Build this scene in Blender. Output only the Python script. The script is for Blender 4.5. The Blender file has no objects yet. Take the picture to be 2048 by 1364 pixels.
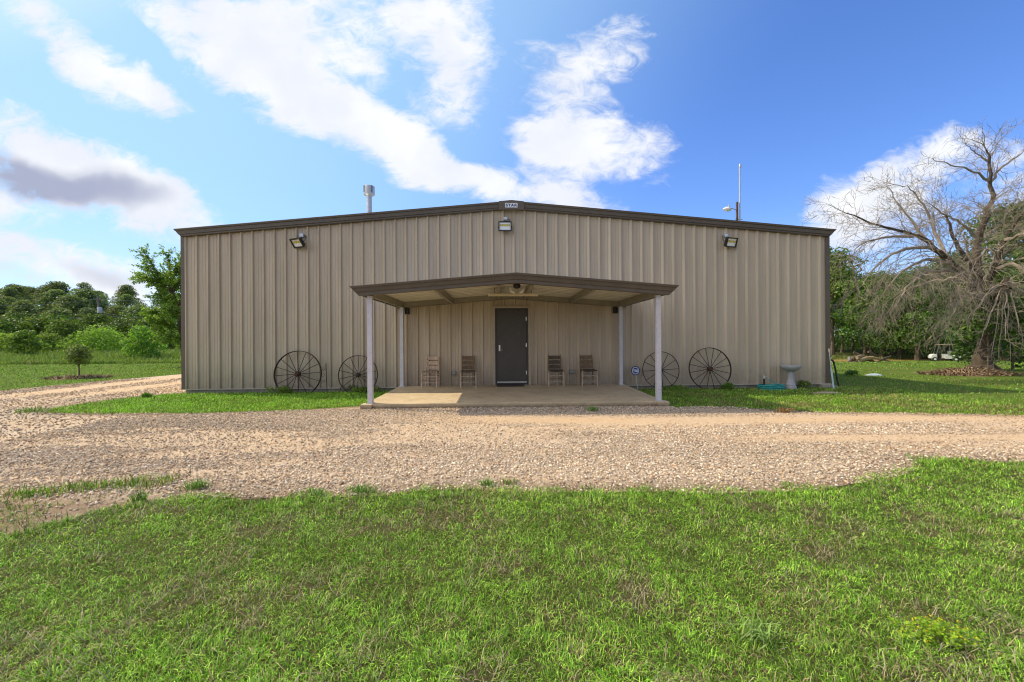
import bpy, bmesh, math, random
import numpy as np
from mathutils import Vector, Matrix, Quaternion
from mathutils import geometry as mgeo

random.seed(7)
RNG = np.random.default_rng(11)
SC = bpy.context.scene
COL = SC.collection
R = math.radians

# ------------------------------------------------------------------ render / colour
SC.render.engine = 'CYCLES'
SC.view_settings.view_transform = 'Standard'
SC.view_settings.look = 'None'
SC.view_settings.exposure = 0
SC.view_settings.gamma = 1
SC.cycles.use_denoising = True
try:
    SC.cycles.denoiser = 'OPENIMAGEDENOISE'
    SC.cycles.denoising_input_passes = 'RGB_ALBEDO_NORMAL'
except Exception:
    pass
SC.cycles.filter_width = 1.1
SC.cycles.max_bounces = 6
SC.cycles.transparent_max_bounces = 6
SC.cycles.sample_clamp_indirect = 8

# ------------------------------------------------------------------ materials
def nmat(name):
    m = bpy.data.materials.new(name)
    m.use_nodes = True
    nt = m.node_tree
    b = nt.nodes['Principled BSDF']
    return m, nt, b

def N(nt, typ, **kw):
    n = nt.nodes.new(typ)
    for k, v in kw.items():
        if k.startswith('i_'):
            n.inputs[k[2:].replace('_', ' ')].default_value = v
        else:
            setattr(n, k, v)
    return n

def mix_rgb(nt, fac, a, b, blend='MIX'):
    n = nt.nodes.new('ShaderNodeMix'); n.data_type = 'RGBA'; n.blend_type = blend
    for sock, v in ((n.inputs[0], fac), (n.inputs[6], a), (n.inputs[7], b)):
        if isinstance(v, (int, float)): sock.default_value = v
        elif isinstance(v, tuple): sock.default_value = (*v, 1) if len(v) == 3 else v
        else: nt.links.new(v, sock)
    return n.outputs[2]

def ramp(nt, src, stops):
    n = nt.nodes.new('ShaderNodeValToRGB')
    cr = n.color_ramp
    while len(cr.elements) < len(stops): cr.elements.new(0.5)
    for e, (p, c) in zip(cr.elements, stops):
        e.position = p
        e.color = (c, c, c, 1) if isinstance(c, (int, float)) else (*c, 1)
    nt.links.new(src, n.inputs[0])
    return n.outputs[0]

def noise(nt, scale, detail=4, rough=0.6, vec=None, dist=0.0):
    n = nt.nodes.new('ShaderNodeTexNoise')
    n.inputs['Scale'].default_value = scale
    n.inputs['Detail'].default_value = detail
    n.inputs['Roughness'].default_value = rough
    n.inputs['Distortion'].default_value = dist
    if vec is not None: nt.links.new(vec, n.inputs['Vector'])
    return n.outputs['Fac']

def objco(nt, scale=None):
    t = nt.nodes.new('ShaderNodeTexCoord')
    if scale is None: return t.outputs['Object']
    mp = nt.nodes.new('ShaderNodeMapping'); mp.inputs['Scale'].default_value = scale
    nt.links.new(t.outputs['Object'], mp.inputs[0])
    return mp.outputs[0]

def simple(name, col, rough=0.5, metal=0.0, var=0.15, nscale=6.0, spec=0.5, bump=0.0, bscale=60.0, stretch=None, dirt=None):
    """painted / plain surface with a little tonal variation"""
    m, nt, b = nmat(name)
    co = objco(nt, stretch)
    f = noise(nt, nscale, 5, 0.6, co)
    lo = tuple(c * (1 - var) for c in col); hi = tuple(min(1, c * (1 + var)) for c in col)
    c = mix_rgb(nt, ramp(nt, f, [(0.3, 0.0), (0.7, 1.0)]), lo, hi)
    if dirt:
        f2 = noise(nt, nscale * 3.1, 6, 0.7, co)
        c = mix_rgb(nt, ramp(nt, f2, [(0.52, 0.0), (0.75, 0.8)]), c, dirt)
    nt.links.new(c, b.inputs['Base Color'])
    b.inputs['Roughness'].default_value = rough
    b.inputs['Metallic'].default_value = metal
    b.inputs['Specular IOR Level'].default_value = spec
    if bump:
        bn = nt.nodes.new('ShaderNodeBump'); bn.inputs['Strength'].default_value = bump; bn.inputs['Distance'].default_value = 0.01
        nt.links.new(noise(nt, bscale, 4, 0.6, objco(nt)), bn.inputs['Height'])
        nt.links.new(bn.outputs[0], b.inputs['Normal'])
    return m

def attr_mat(name, rough=0.6, trans=0.0, spec=0.3, objvar=0.0, tint=(1, 1, 1)):
    """colour comes from the per-vertex 'col' attribute; optional leaf translucency"""
    m, nt, b = nmat(name)
    a = nt.nodes.new('ShaderNodeAttribute'); a.attribute_name = 'col'
    c = a.outputs['Color']
    if objvar:
        oi = nt.nodes.new('ShaderNodeObjectInfo')
        hs = nt.nodes.new('ShaderNodeHueSaturation')
        mr = nt.nodes.new('ShaderNodeMapRange'); mr.inputs[3].default_value = 1 - objvar; mr.inputs[4].default_value = 1 + objvar
        nt.links.new(oi.outputs['Random'], mr.inputs[0]); nt.links.new(mr.outputs[0], hs.inputs['Value'])
        mr2 = nt.nodes.new('ShaderNodeMapRange'); mr2.inputs[3].default_value = 0.485; mr2.inputs[4].default_value = 0.515
        mm = nt.nodes.new('ShaderNodeMath'); mm.operation = 'FRACT'
        m7 = nt.nodes.new('ShaderNodeMath'); m7.operation = 'MULTIPLY'; m7.inputs[1].default_value = 7.31
        nt.links.new(oi.outputs['Random'], m7.inputs[0]); nt.links.new(m7.outputs[0], mm.inputs[0]); nt.links.new(mm.outputs[0], mr2.inputs[0])
        nt.links.new(mr2.outputs[0], hs.inputs['Hue'])
        nt.links.new(c, hs.inputs['Color']); c = hs.outputs[0]
    nt.links.new(c, b.inputs['Base Color'])
    b.inputs['Roughness'].default_value = rough
    b.inputs['Specular IOR Level'].default_value = spec
    if trans:
        t = nt.nodes.new('ShaderNodeBsdfTranslucent')
        br = mix_rgb(nt, 1.0, c, (1.25, 1.25, 0.55), 'MULTIPLY')
        nt.links.new(br, t.inputs['Color'])
        mx = nt.nodes.new('ShaderNodeMixShader'); mx.inputs[0].default_value = trans
        nt.links.new(b.outputs[0], mx.inputs[1]); nt.links.new(t.outputs[0], mx.inputs[2])
        nt.links.new(mx.outputs[0], nt.nodes['Material Output'].inputs[0])
    return m

# ------------------------------------------------------------------ mesh helpers
class MB:
    def __init__(s): s.v = []; s.f = []; s.mi = []; s.cm = 0
    def add(s, vs, fs):
        o = len(s.v); s.v += [tuple(p) for p in vs]
        for f in fs: s.f.append([i + o for i in f]); s.mi.append(s.cm)
    def box(s, c, d, rot=None):
        x, y, z = d[0] / 2, d[1] / 2, d[2] / 2
        p = [Vector(q) for q in ((-x,-y,-z),(x,-y,-z),(x,y,-z),(-x,y,-z),(-x,-y,z),(x,-y,z),(x,y,z),(-x,y,z))]
        if rot is not None: p = [rot @ q for q in p]
        p = [q + Vector(c) for q in p]
        s.add(p, [(0,3,2,1),(4,5,6,7),(0,1,5,4),(1,2,6,5),(2,3,7,6),(3,0,4,7)])
    def bar(s, a, b, w, h, up=(0, 0, 1)):
        a, b = Vector(a), Vector(b); d = (b - a).normalized(); u = Vector(up)
        r = d.cross(u).normalized(); u = r.cross(d).normalized()
        vs = []
        for p in (a, b):
            for sx, sz in ((-1,-1),(1,-1),(1,1),(-1,1)): vs.append(p + r * sx * w / 2 + u * sz * h / 2)
        s.add(vs, [(3,2,1,0),(4,5,6,7),(0,1,5,4),(1,2,6,5),(2,3,7,6),(3,0,4,7)])
    def tube(s, pts, rad, n=8, cap=True):
        pts = [Vector(p) for p in pts]
        if not hasattr(rad, '__len__'): rad = [rad] * len(pts)
        vs = []; u = None
        for i, p in enumerate(pts):
            d = (pts[min(i + 1, len(pts) - 1)] - pts[max(i - 1, 0)]).normalized()
            if u is None:
                u = d.orthogonal().normalized()
            else:
                u = (u - d * u.dot(d)); u = u.normalized() if u.length > 1e-6 else d.orthogonal().normalized()
            w = d.cross(u)
            for k in range(n):
                a = 2 * math.pi * k / n
                vs.append(p + (u * math.cos(a) + w * math.sin(a)) * rad[i])
        fs = []
        for i in range(len(pts) - 1):
            for k in range(n):
                fs.append((i*n+k, i*n+(k+1) % n, (i+1)*n+(k+1) % n, (i+1)*n+k))
        if cap:
            fs.append(tuple(range(n - 1, -1, -1))); fs.append(tuple((len(pts)-1)*n + k for k in range(n)))
        s.add(vs, fs)
    def lathe(s, prof, c=(0, 0, 0), n=24, rot=None):
        vs = []
        for r, z in prof:
            for k in range(n):
                a = 2 * math.pi * k / n
                q = Vector((r * math.cos(a), r * math.sin(a), z))
                if rot is not None: q = rot @ q
                vs.append(q + Vector(c))
        fs = []
        for i in range(len(prof) - 1):
            for k in range(n): fs.append((i*n+k, i*n+(k+1) % n, (i+1)*n+(k+1) % n, (i+1)*n+k))
        fs.append(tuple(range(n - 1, -1, -1))); fs.append(tuple((len(prof)-1)*n + k for k in range(n)))
        s.add(vs, fs)
    def prism(s, poly, a, b):
        """poly = list of 3D points at a; extruded by vector b-a"""
        d = Vector(b) - Vector(a); n = len(poly)
        vs = [Vector(p) for p in poly] + [Vector(p) + d for p in poly]
        s.add(vs, [tuple(range(n - 1, -1, -1)), tuple(range(n, 2 * n))] + [(i, (i+1) % n, n + (i+1) % n, n + i) for i in range(n)])

def obj(name, mb, mat, parent=None, smooth=False, bevel=0.0, loc=None):
    me = bpy.data.meshes.new(name)
    me.from_pydata(mb.v, [], mb.f)
    mats = mat if isinstance(mat, (list, tuple)) else [mat]
    for m in mats: me.materials.append(m)
    if len(mats) > 1: me.polygons.foreach_set('material_index', mb.mi)
    bm = bmesh.new(); bm.from_mesh(me)
    bmesh.ops.recalc_face_normals(bm, faces=bm.faces)
    if bevel:
        es = [e for e in bm.edges if e.is_manifold and e.calc_face_angle(0) > R(35)]
        bmesh.ops.bevel(bm, geom=es, offset=bevel, segments=2, affect='EDGES', profile=0.6)
    bm.to_mesh(me); bm.free()
    if smooth:
        me.polygons.foreach_set('use_smooth', [True] * len(me.polygons))
        try: me.set_sharp_from_angle(angle=R(40))
        except Exception: pass
    o = bpy.data.objects.new(name, me); COL.objects.link(o)
    if parent: o.parent = parent
    if loc: o.location = loc
    return o

def mesh_np(name, V, F, mat, C=None, parent=None, smooth=False):
    V = np.ascontiguousarray(V, np.float32); F = np.ascontiguousarray(F, np.int32)
    me = bpy.data.meshes.new(name)
    me.vertices.add(len(V)); me.vertices.foreach_set('co', V.ravel())
    m, k = F.shape
    me.loops.add(m * k); me.loops.foreach_set('vertex_index', F.ravel())
    me.polygons.add(m); me.polygons.foreach_set('loop_start', np.arange(0, m * k, k, dtype=np.int32))
    if smooth: me.polygons.foreach_set('use_smooth', np.ones(m, bool))
    me.update(calc_edges=True)
    if C is not None:
        a = me.attributes.new('col', 'FLOAT_COLOR', 'POINT')
        cc = np.ones((len(V), 4), np.float32); cc[:, :3] = C
        a.data.foreach_set('color', cc.ravel())
    me.materials.append(mat)
    o = bpy.data.objects.new(name, me); COL.objects.link(o)
    if parent: o.parent = parent
    return o

def thing(name, label, cat, loc=(0, 0, 0), rotz=0.0, group=None):
    o = bpy.data.objects.new(name, None); COL.objects.link(o)
    o.empty_display_size = 0.1
    o.location = loc; o.rotation_euler = (0, 0, rotz)
    return tag(o, label, cat, group)

def tag(o, label, cat, group=None, kind=None):
    if label: o['label'] = label
    if cat: o['category'] = cat
    if group: o['group'] = group
    if kind: o['kind'] = kind
    return o

def struct(o, label=None, cat=None):
    o['kind'] = 'structure'
    if label: o['label'] = label
    if cat: o['category'] = cat
    return o

def dup(root, loc=None, rotz=None, label=None, scale=None):
    r = root.copy(); COL.objects.link(r)
    if loc is not None: r.location = loc
    if rotz is not None: r.rotation_euler = (0, 0, rotz)
    if scale is not None: r.scale = scale if hasattr(scale, '__len__') else (scale,) * 3
    if label: r['label'] = label
    for ch in list(root.children):
        c = ch.copy(); COL.objects.link(c); c.parent = r
        for g in ch.children:
            d = g.copy(); COL.objects.link(d); d.parent = c
    return r

def text_mesh(name, s, size, mat, parent, loc, rot=(R(90), 0, 0), sx=1.0, depth=0.002, bold=0.0, spacing=1.0):
    cu = bpy.data.curves.new(name, 'FONT'); cu.body = s; cu.size = size; cu.extrude = depth
    cu.align_x = 'CENTER'; cu.align_y = 'CENTER'; cu.offset = bold; cu.space_character = spacing
    t = bpy.data.objects.new(name + '_src', cu); COL.objects.link(t)
    dg = bpy.context.evaluated_depsgraph_get()
    me = bpy.data.meshes.new_from_object(t.evaluated_get(dg))
    bpy.data.objects.remove(t); me.name = name
    me.materials.clear(); me.materials.append(mat)
    o = bpy.data.objects.new(name, me); COL.objects.link(o)
    o.parent = parent; o.location = loc; o.rotation_euler = rot; o.scale = (sx, 1, 1)
    return o

# value noise in numpy (for density / colour patches)
def vnoise(x, y, scale, seed=0):
    g = np.random.default_rng(seed).random((256, 256))
    u = np.asarray(x) / scale + 1000.0; v = np.asarray(y) / scale + 1000.0
    i = np.floor(u).astype(int); j = np.floor(v).astype(int)
    fu = u - i; fv = v - j
    fu = fu * fu * (3 - 2 * fu); fv = fv * fv * (3 - 2 * fv)
    a = g[i % 256, j % 256]; b = g[(i+1) % 256, j % 256]; c = g[i % 256, (j+1) % 256]; d = g[(i+1) % 256, (j+1) % 256]
    return (a * (1-fu) + b * fu) * (1-fv) + (c * (1-fu) + d * fu) * fv
def fbm(x, y, scale, seed=0, oct=4):
    t = 0; a = 1; s = 0
    for k in range(oct):
        t = t + a * vnoise(x, y, scale / 2 ** k, seed + k); s += a; a *= 0.55
    return t / s
def sst(a, b, x):
    t = np.clip((np.asarray(x, float) - a) / (b - a), 0, 1); return t * t * (3 - 2 * t)

# ------------------------------------------------------------------ camera
CAM = Vector((-0.306, -12.0, 1.40))
YAW, ROLL = R(1.46), R(0.36)
fwd = Vector((math.sin(YAW), math.cos(YAW), 0))
rgt = Vector((math.cos(YAW), -math.sin(YAW), 0))
upv = Vector((0, 0, 1))
cr = rgt * math.cos(ROLL) - upv * math.sin(ROLL)
cu_ = rgt * math.sin(ROLL) + upv * math.cos(ROLL)
cam = bpy.data.cameras.new('camera'); camo = bpy.data.objects.new('camera', cam); COL.objects.link(camo)
M = Matrix((cr, cu_, -fwd)).transposed().to_4x4(); M.translation = CAM
camo.matrix_world = M
cam.sensor_width = 36; cam.lens = 36 * 845 / 2048
cam.clip_start = 0.05; cam.clip_end = 6000
SC.camera = camo

# ------------------------------------------------------------------ sun and sky
LDIR = Vector((0.90, -0.30, -1.0)).normalized()
sl = bpy.data.lights.new('sun', 'SUN'); sl.energy = 4.7; sl.angle = R(0.53); sl.color = (1.0, 0.86, 0.64)
so = bpy.data.objects.new('sun', sl); COL.objects.link(so)
so.rotation_euler = LDIR.to_track_quat('-Z', 'Y').to_euler(); so.location = (-30, 10, 40)

def build_world():
    w = bpy.data.worlds.new('World'); SC.world = w; w.use_nodes = True
    nt = w.node_tree; nt.nodes.clear()
    L = nt.links.new
    out = nt.nodes.new('ShaderNodeOutputWorld'); bg = nt.nodes.new('ShaderNodeBackground')
    bg.inputs[1].default_value = 0.10
    L(bg.outputs[0], out.inputs[0])
    sky = nt.nodes.new('ShaderNodeTexSky'); sky.sky_type = 'NISHITA'; sky.sun_disc = False
    sky.sun_elevation = math.asin(-LDIR.z); sky.sun_rotation = math.atan2(-LDIR.x, -LDIR.y)
    sky.altitude = 0; sky.air_density = 1.0; sky.dust_density = 0.6; sky.ozone_density = 2.0
    tc = nt.nodes.new('ShaderNodeTexCoord'); D = tc.outputs['Generated']
    sep = nt.nodes.new('ShaderNodeSeparateXYZ'); L(D, sep.inputs[0])
    X, Y, Z = sep.outputs
    def m(op, a, b=None, c=None, clamp=False):
        n = nt.nodes.new('ShaderNodeMath'); n.operation = op; n.use_clamp = clamp
        for i, v in enumerate((a, b, c)):
            if v is None: continue
            if isinstance(v, (int, float)): n.inputs[i].default_value = v
            else: L(v, n.inputs[i])
        return n.outputs[0]
    def mr(v, a, b, c=0.0, d=1.0, smooth=True):
        n = nt.nodes.new('ShaderNodeMapRange'); n.interpolation_type = 'SMOOTHSTEP' if smooth else 'LINEAR'
        L(v, n.inputs[0]); n.inputs[1].default_value = a; n.inputs[2].default_value = b
        n.inputs[3].default_value = c; n.inputs[4].default_value = d
        return n.outputs[0]
    # compass-plane coordinates of the northern half of the sky
    ys = m('MAXIMUM', Y, 0.02)
    u = m('DIVIDE', X, ys); v = m('DIVIDE', Z, ys)
    front = mr(Y, 0.03, 0.15)
    comb = nt.nodes.new('ShaderNodeCombineXYZ'); L(u, comb.inputs[0]); L(v, comb.inputs[1])
    UV = comb.outputs[0]
    # warp
    wn = nt.nodes.new('ShaderNodeTexNoise'); wn.inputs['Scale'].default_value = 3.2; wn.inputs['Detail'].default_value = 4
    L(UV, wn.inputs['Vector'])
    ws = nt.nodes.new('ShaderNodeVectorMath'); ws.operation = 'MULTIPLY_ADD'
    L(wn.outputs['Color'], ws.inputs[0]); ws.inputs[1].default_value = (0.22, 0.22, 0); ws.inputs[2].default_value = (-0.11, -0.11, 0)
    wa = nt.nodes.new('ShaderNodeVectorMath'); wa.operation = 'ADD'; L(UV, wa.inputs[0]); L(ws.outputs[0], wa.inputs[1])
    WUV = wa.outputs[0]
    def blob(cu, cv, ru, rv, ang, s):
        ca, sa = math.cos(R(ang)), math.sin(R(ang))
        d1 = nt.nodes.new('ShaderNodeVectorMath'); d1.operation = 'DOT_PRODUCT'; L(WUV, d1.inputs[0]); d1.inputs[1].default_value = (ca / ru, sa / ru, 0)
        d2 = nt.nodes.new('ShaderNodeVectorMath'); d2.operation = 'DOT_PRODUCT'; L(WUV, d2.inputs[0]); d2.inputs[1].default_value = (-sa / rv, ca / rv, 0)
        a = m('SUBTRACT', d1.outputs['Value'], (cu * ca + cv * sa) / ru)
        b = m('SUBTRACT', d2.outputs['Value'], (-cu * sa + cv * ca) / rv)
        q = m('MULTIPLY_ADD', a, a, m('MULTIPLY', b, b))
        return m('MULTIPLY', m('SUBTRACT', 1.0, q, clamp=True), s)
    def total(bl):
        t = None
        for b in bl:
            x = blob(*b); t = x if t is None else m('ADD', t, x)
        return t
    CLOUDS = CLOUD_LIST
    SHADE = SHADE_LIST
    tot = m('MULTIPLY', total(CLOUDS), front)
    # stretched fine noise
    mp = nt.nodes.new('ShaderNodeMapping'); mp.inputs['Rotation'].default_value = (0, 0, R(38)); mp.inputs['Scale'].default_value = (3.6, 6.2, 1)
    L(UV, mp.inputs[0])
    n1 = nt.nodes.new('ShaderNodeTexNoise'); n1.inputs['Scale'].default_value = 1.0; n1.inputs['Detail'].default_value = 9
    n1.inputs['Roughness'].default_value = 0.62; n1.inputs['Distortion'].default_value = 0.35
    L(mp.outputs[0], n1.inputs['Vector'])
    n4 = nt.nodes.new('ShaderNodeTexNoise'); n4.inputs['Scale'].default_value = 4.3; n4.inputs['Detail'].default_value = 8
    n4.inputs['Roughness'].default_value = 0.66; n4.inputs['Distortion'].default_value = 0.9
    L(mp.outputs[0], n4.inputs['Vector'])
    nz = m('ADD', m('MULTIPLY', m('SUBTRACT', n1.outputs['Fac'], 0.5), 4.2), m('MULTIPLY', m('SUBTRACT', n4.outputs['Fac'], 0.5), 2.6))
    dens = m('ADD', m('MULTIPLY_ADD', tot, 1.10, -0.46), nz)
    cf = m('MULTIPLY', mr(dens, -0.42, 1.35), m('MULTIPLY', mr(tot, 0.0, 0.22), front))
    # unseen clouds (south and overhead), added as fill light for the front wall
    mp2 = nt.nodes.new('ShaderNodeMapping'); mp2.inputs['Scale'].default_value = (2.4, 2.4, 4.0); L(D, mp2.inputs[0])
    n2 = nt.nodes.new('ShaderNodeTexNoise'); n2.inputs['Scale'].default_value = 1.0; n2.inputs['Detail'].default_value = 7; n2.inputs['Roughness'].default_value = 0.6
    L(mp2.outputs[0], n2.inputs['Vector'])
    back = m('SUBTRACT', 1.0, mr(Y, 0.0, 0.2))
    cb = m('MULTIPLY', mr(n2.outputs['Fac'], 0.42, 0.58), back)
    cov = m('MAXIMUM', cf, cb, clamp=True)
    cov = m('MULTIPLY', cov, mr(Z, -0.02, 0.02))
    # cloud tone
    n3 = nt.nodes.new('ShaderNodeTexNoise'); n3.inputs['Scale'].default_value = 5.0; n3.inputs['Detail'].default_value = 8
    L(UV, n3.inputs['Vector'])
    sh = m('MULTIPLY', m('ADD', total(SHADE), m('MULTIPLY', m('SUBTRACT', n3.outputs['Fac'], 0.5), 1.6)), front)
    shf = mr(sh, 0.0, 2.1)
    soft = mr(n3.outputs['Fac'], 0.35, 0.75)
    c0 = mix_rgb(nt, soft, (8.6, 9.0, 9.9), (10.6, 10.7, 10.9))
    ccol = mix_rgb(nt, shf, c0, (4.3, 4.7, 6.3))
    ccol = mix_rgb(nt, back, ccol, mix_rgb(nt, mr(X, 0.35, -0.75), (5.2, 5.0, 4.9), (18.0, 17.0, 15.6)))  # added clouds made brighter leftward to light one side of the wall ribs
    # the clear blue
    hs = nt.nodes.new('ShaderNodeHueSaturation'); hs.inputs['Saturation'].default_value = SKY_SAT; hs.inputs['Value'].default_value = SKY_VAL
    hs.inputs['Hue'].default_value = SKY_HUE
    L(sky.outputs[0], hs.inputs['Color'])
    tint = mix_rgb(nt, 1.0, hs.outputs[0], SKY_TINT, 'MULTIPLY')
    # brighter, paler haze towards the sun side and the horizon (sky glow)
    sdn = nt.nodes.new('ShaderNodeVectorMath'); sdn.operation = 'DOT_PRODUCT'; L(D, sdn.inputs[0]); sdn.inputs[1].default_value = tuple(-LDIR)
    gx = mr(sdn.outputs['Value'], 0.18, 0.86)
    glow = mix_rgb(nt, m('MULTIPLY', gx, 0.74), tint, (5.0, 8.1, 10.6))
    core = mr(sdn.outputs['Value'], 0.86, 1.0)
    glow = mix_rgb(nt, core, glow, (13.0, 13.0, 12.5))
    hz = m('MULTIPLY', mr(Z, 0.26, 0.0), 0.45)
    glow = mix_rgb(nt, hz, glow, (7.6, 8.9, 10.2))
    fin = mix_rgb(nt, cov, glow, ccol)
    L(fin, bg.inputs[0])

def uv(px, py):   # reference direction of a cloud centre
    a = (px - 1024) / 845; b = (682 - py) / 845
    a2 = a * math.cos(ROLL) + b * math.sin(ROLL); b2 = -a * math.sin(ROLL) + b * math.cos(ROLL)
    den = math.cos(YAW) - a2 * math.sin(YAW)
    return ((a2 * math.cos(YAW) + math.sin(YAW)) / den, b2 / den)
def cl(px, py, rx, ry, ang, s=1.0):
    return (*uv(px, py), rx / 845, ry / 845, ang, s)
CLOUD_LIST = [
    cl(110, 55, 150, 60, -38, 1.0), cl(235, 145, 190, 75, -32, 1.25), cl(330, 185, 110, 45, -25, .7),
    cl(420, 40, 230, 75, -35, 1.0), cl(560, 150, 230, 110, -38, 1.3), cl(690, 240, 220, 95, -35, 1.3), cl(810, 300, 170, 70, -35, 1.1),
    cl(720, 40, 280, 95, -15, 1.15), cl(470, 130, 120, 60, -30, .8), cl(860, 330, 130, 60, -35, .9), cl(640, 90, 200, 70, -30, .8), cl(890, 60, 150, 110, -60, 1.1), cl(905, 190, 80, 110, -75, 1.0),
    cl(960, 385, 120, 60, -20, 1.1), cl(1060, 390, 160, 60, -15, 1.1), cl(1150, 405, 120, 35, -10, .8), cl(400, 5, 200, 50, -15, .7),
    cl(1130, 230, 110, 110, -60, .95), cl(1200, 295, 170, 80, -10, 1.15), cl(1115, 110, 70, 110, -85, .75), cl(1225, 90, 75, 130, -70, .7), cl(1110, 330, 150, 60, -50, .8),
    cl(60, 290, 240, 85, -25, 1.5), cl(210, 360, 230, 80, -28, 1.4), cl(330, 425, 180, 55, -22, 1.0), cl(20, 385, 150, 50, -10, .8),
    cl(130, 510, 260, 50, -10, 1.1), cl(280, 560, 160, 40, -12, .9), cl(20, 545, 120, 35, -5, .8), cl(-150, 420, 260, 160, -10, 1.0),
    cl(1690, 410, 130, 70, 30, 1.2), cl(1830, 350, 170, 80, 25, 1.2), cl(1960, 310, 140, 60, 10, .8), cl(1800, 440, 200, 60, 0, .9), cl(2100, 420, 200, 130, 0, .7),
    cl(1300, 385, 40, 20, 0, .4),
]
SHADE_LIST = [cl(130, 355, 210, 60, -16, 1.5), cl(20, 335, 150, 60, -12, 1.1), cl(230, 385, 120, 35, -18, .7), cl(200, 522, 110, 28, -8, .9), cl(20, 556, 90, 25, -5, .7),
              cl(520, 115, 120, 35, -40, .35), cl(1850, 430, 150, 50, 10, .5), cl(1140, 300, 60, 40, 0, .2)]
SKY_SAT, SKY_VAL, SKY_HUE, SKY_TINT = 1.15, 1.75, 0.5, (0.88, 0.99, 1.34)
build_world()

# ================================================================== SETTING: terrain
def terrain(x, y):
    x = np.asarray(x, float); y = np.asarray(y, float)
    right = sst(4, 14, x)
    z = right * (-0.9 * sst(8, 33, y) + 0.95 * sst(34, 54, y) + 1.5 * sst(56, 120, y))
    left = sst(-8, -30, x)
    z = z + left * (0.35 * sst(14, 34, y) + 0.9 * sst(34, 60, y))
    z = z + 9.0 * np.exp(-(((x + 96) / 42) ** 2 + ((y - 92) / 30) ** 2)) * sst(-20, -60, x) * sst(38, 75, y)
    z = z + 0.015 * (fbm(x, y, 3.0, 31) - 0.5) * sst(3, 6, np.hypot(x, y + 12) )
    flat = (np.abs(x) < 9.6) & (y > -3.4)
    return np.where(flat, np.minimum(z, 0.0), z)
def tz(x, y): return float(terrain(x, y))

# ---- materials for the setting
def ground_mat():
    m, nt, b = nmat('lawn_soil')
    co = objco(nt)
    n1 = noise(nt, 0.35, 6, 0.65, co); n2 = noise(nt, 5.0, 6, 0.7, co); n3 = noise(nt, 38.0, 4, 0.7, co)
    c = mix_rgb(nt, ramp(nt, n2, [(0.35, 0.0), (0.65, 1.0)]), (0.085, 0.155, 0.016), (0.16, 0.235, 0.03))
    c = mix_rgb(nt, ramp(nt, n1, [(0.45, 0.0), (0.66, 0.6)]), c, (0.16, 0.15, 0.045))
    c = mix_rgb(nt, ramp(nt, n3, [(0.36, 0.6), (0.58, 0.0)]), c, (0.045, 0.07, 0.012))
    a = nt.nodes.new('ShaderNodeAttribute'); a.attribute_name = 'col'
    sp = nt.nodes.new('ShaderNodeSeparateColor'); nt.links.new(a.outputs['Color'], sp.inputs[0])
    soil = mix_rgb(nt, n3, (0.02, 0.018, 0.009), (0.12, 0.09, 0.05))
    c = mix_rgb(nt, sp.outputs[0], c, soil)                  # red channel: bare earth under the blades, darkened to deepen the shade there
    orange = mix_rgb(nt, n2, (0.30, 0.13, 0.05), (0.40, 0.22, 0.10))
    c = mix_rgb(nt, sp.outputs[1], c, orange)                # green channel: bare orange dirt
    wood = mix_rgb(nt, n2, (0.02, 0.03, 0.01), (0.06, 0.07, 0.02))
    c = mix_rgb(nt, sp.outputs[2], c, wood)                  # blue channel: forest floor
    nt.links.new(c, b.inputs['Base Color']); b.inputs['Roughness'].default_value = 0.95
    b.inputs['Specular IOR Level'].default_value = 0.1
    bn = nt.nodes.new('ShaderNodeBump'); bn.inputs['Strength'].default_value = 0.8; bn.inputs['Distance'].default_value = 0.02
    nt.links.new(n3, bn.inputs['Height']); nt.links.new(bn.outputs[0], b.inputs['Normal'])
    return m

def build_ground():
    def axis(lo, hi, fine, far):
        a = list(np.arange(lo, hi + 1e-6, fine))
        s = fine; x = hi
        while x < far: s *= 1.28; x += s; a.append(x)
        s = fine; x = lo; pre = []
        while x > -far: s *= 1.28; x -= s; pre.append(x)
        return np.array(pre[::-1] + a)
    xs = axis(-24, 24, 0.4, 2500); ys = axis(-13, 26, 0.4, 2500)
    gx, gy = np.meshgrid(xs, ys); V = np.stack([gx, gy, terrain(gx, gy)], -1).reshape(-1, 3)
    nx, ny = len(xs), len(ys)
    i = np.arange(nx - 1); j = np.arange(ny - 1); ii, jj = np.meshgrid(i, j)
    a = (jj * nx + ii).ravel(); F = np.stack([a, a + 1, a + 1 + nx, a + nx], 1)
    x, y = V[:, 0], V[:, 1]
    C = np.zeros((len(V), 3), np.float32)
    near = (y < -6.5)
    C[:, 0] = np.where(near, 0.8, 0.0)
    # strip of orange dirt along the foot of the right-hand wood, bare mulchy earth below the dead tree
    d = np.abs(y - (31.5 + 1.2 * np.sin(x * 0.5)))
    C[:, 1] = sst(3.0, 1.2, d) * sst(12, 15, x) * 0.95
    C[:, 2] = np.maximum(sst(36, 42, y) * sst(8, 12, x), sst(44, 52, y) * sst(-15, -25, x))
    o = mesh_np('ground', V, F, ground_mat(), C, smooth=True)
    struct(o)
build_ground()

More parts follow.
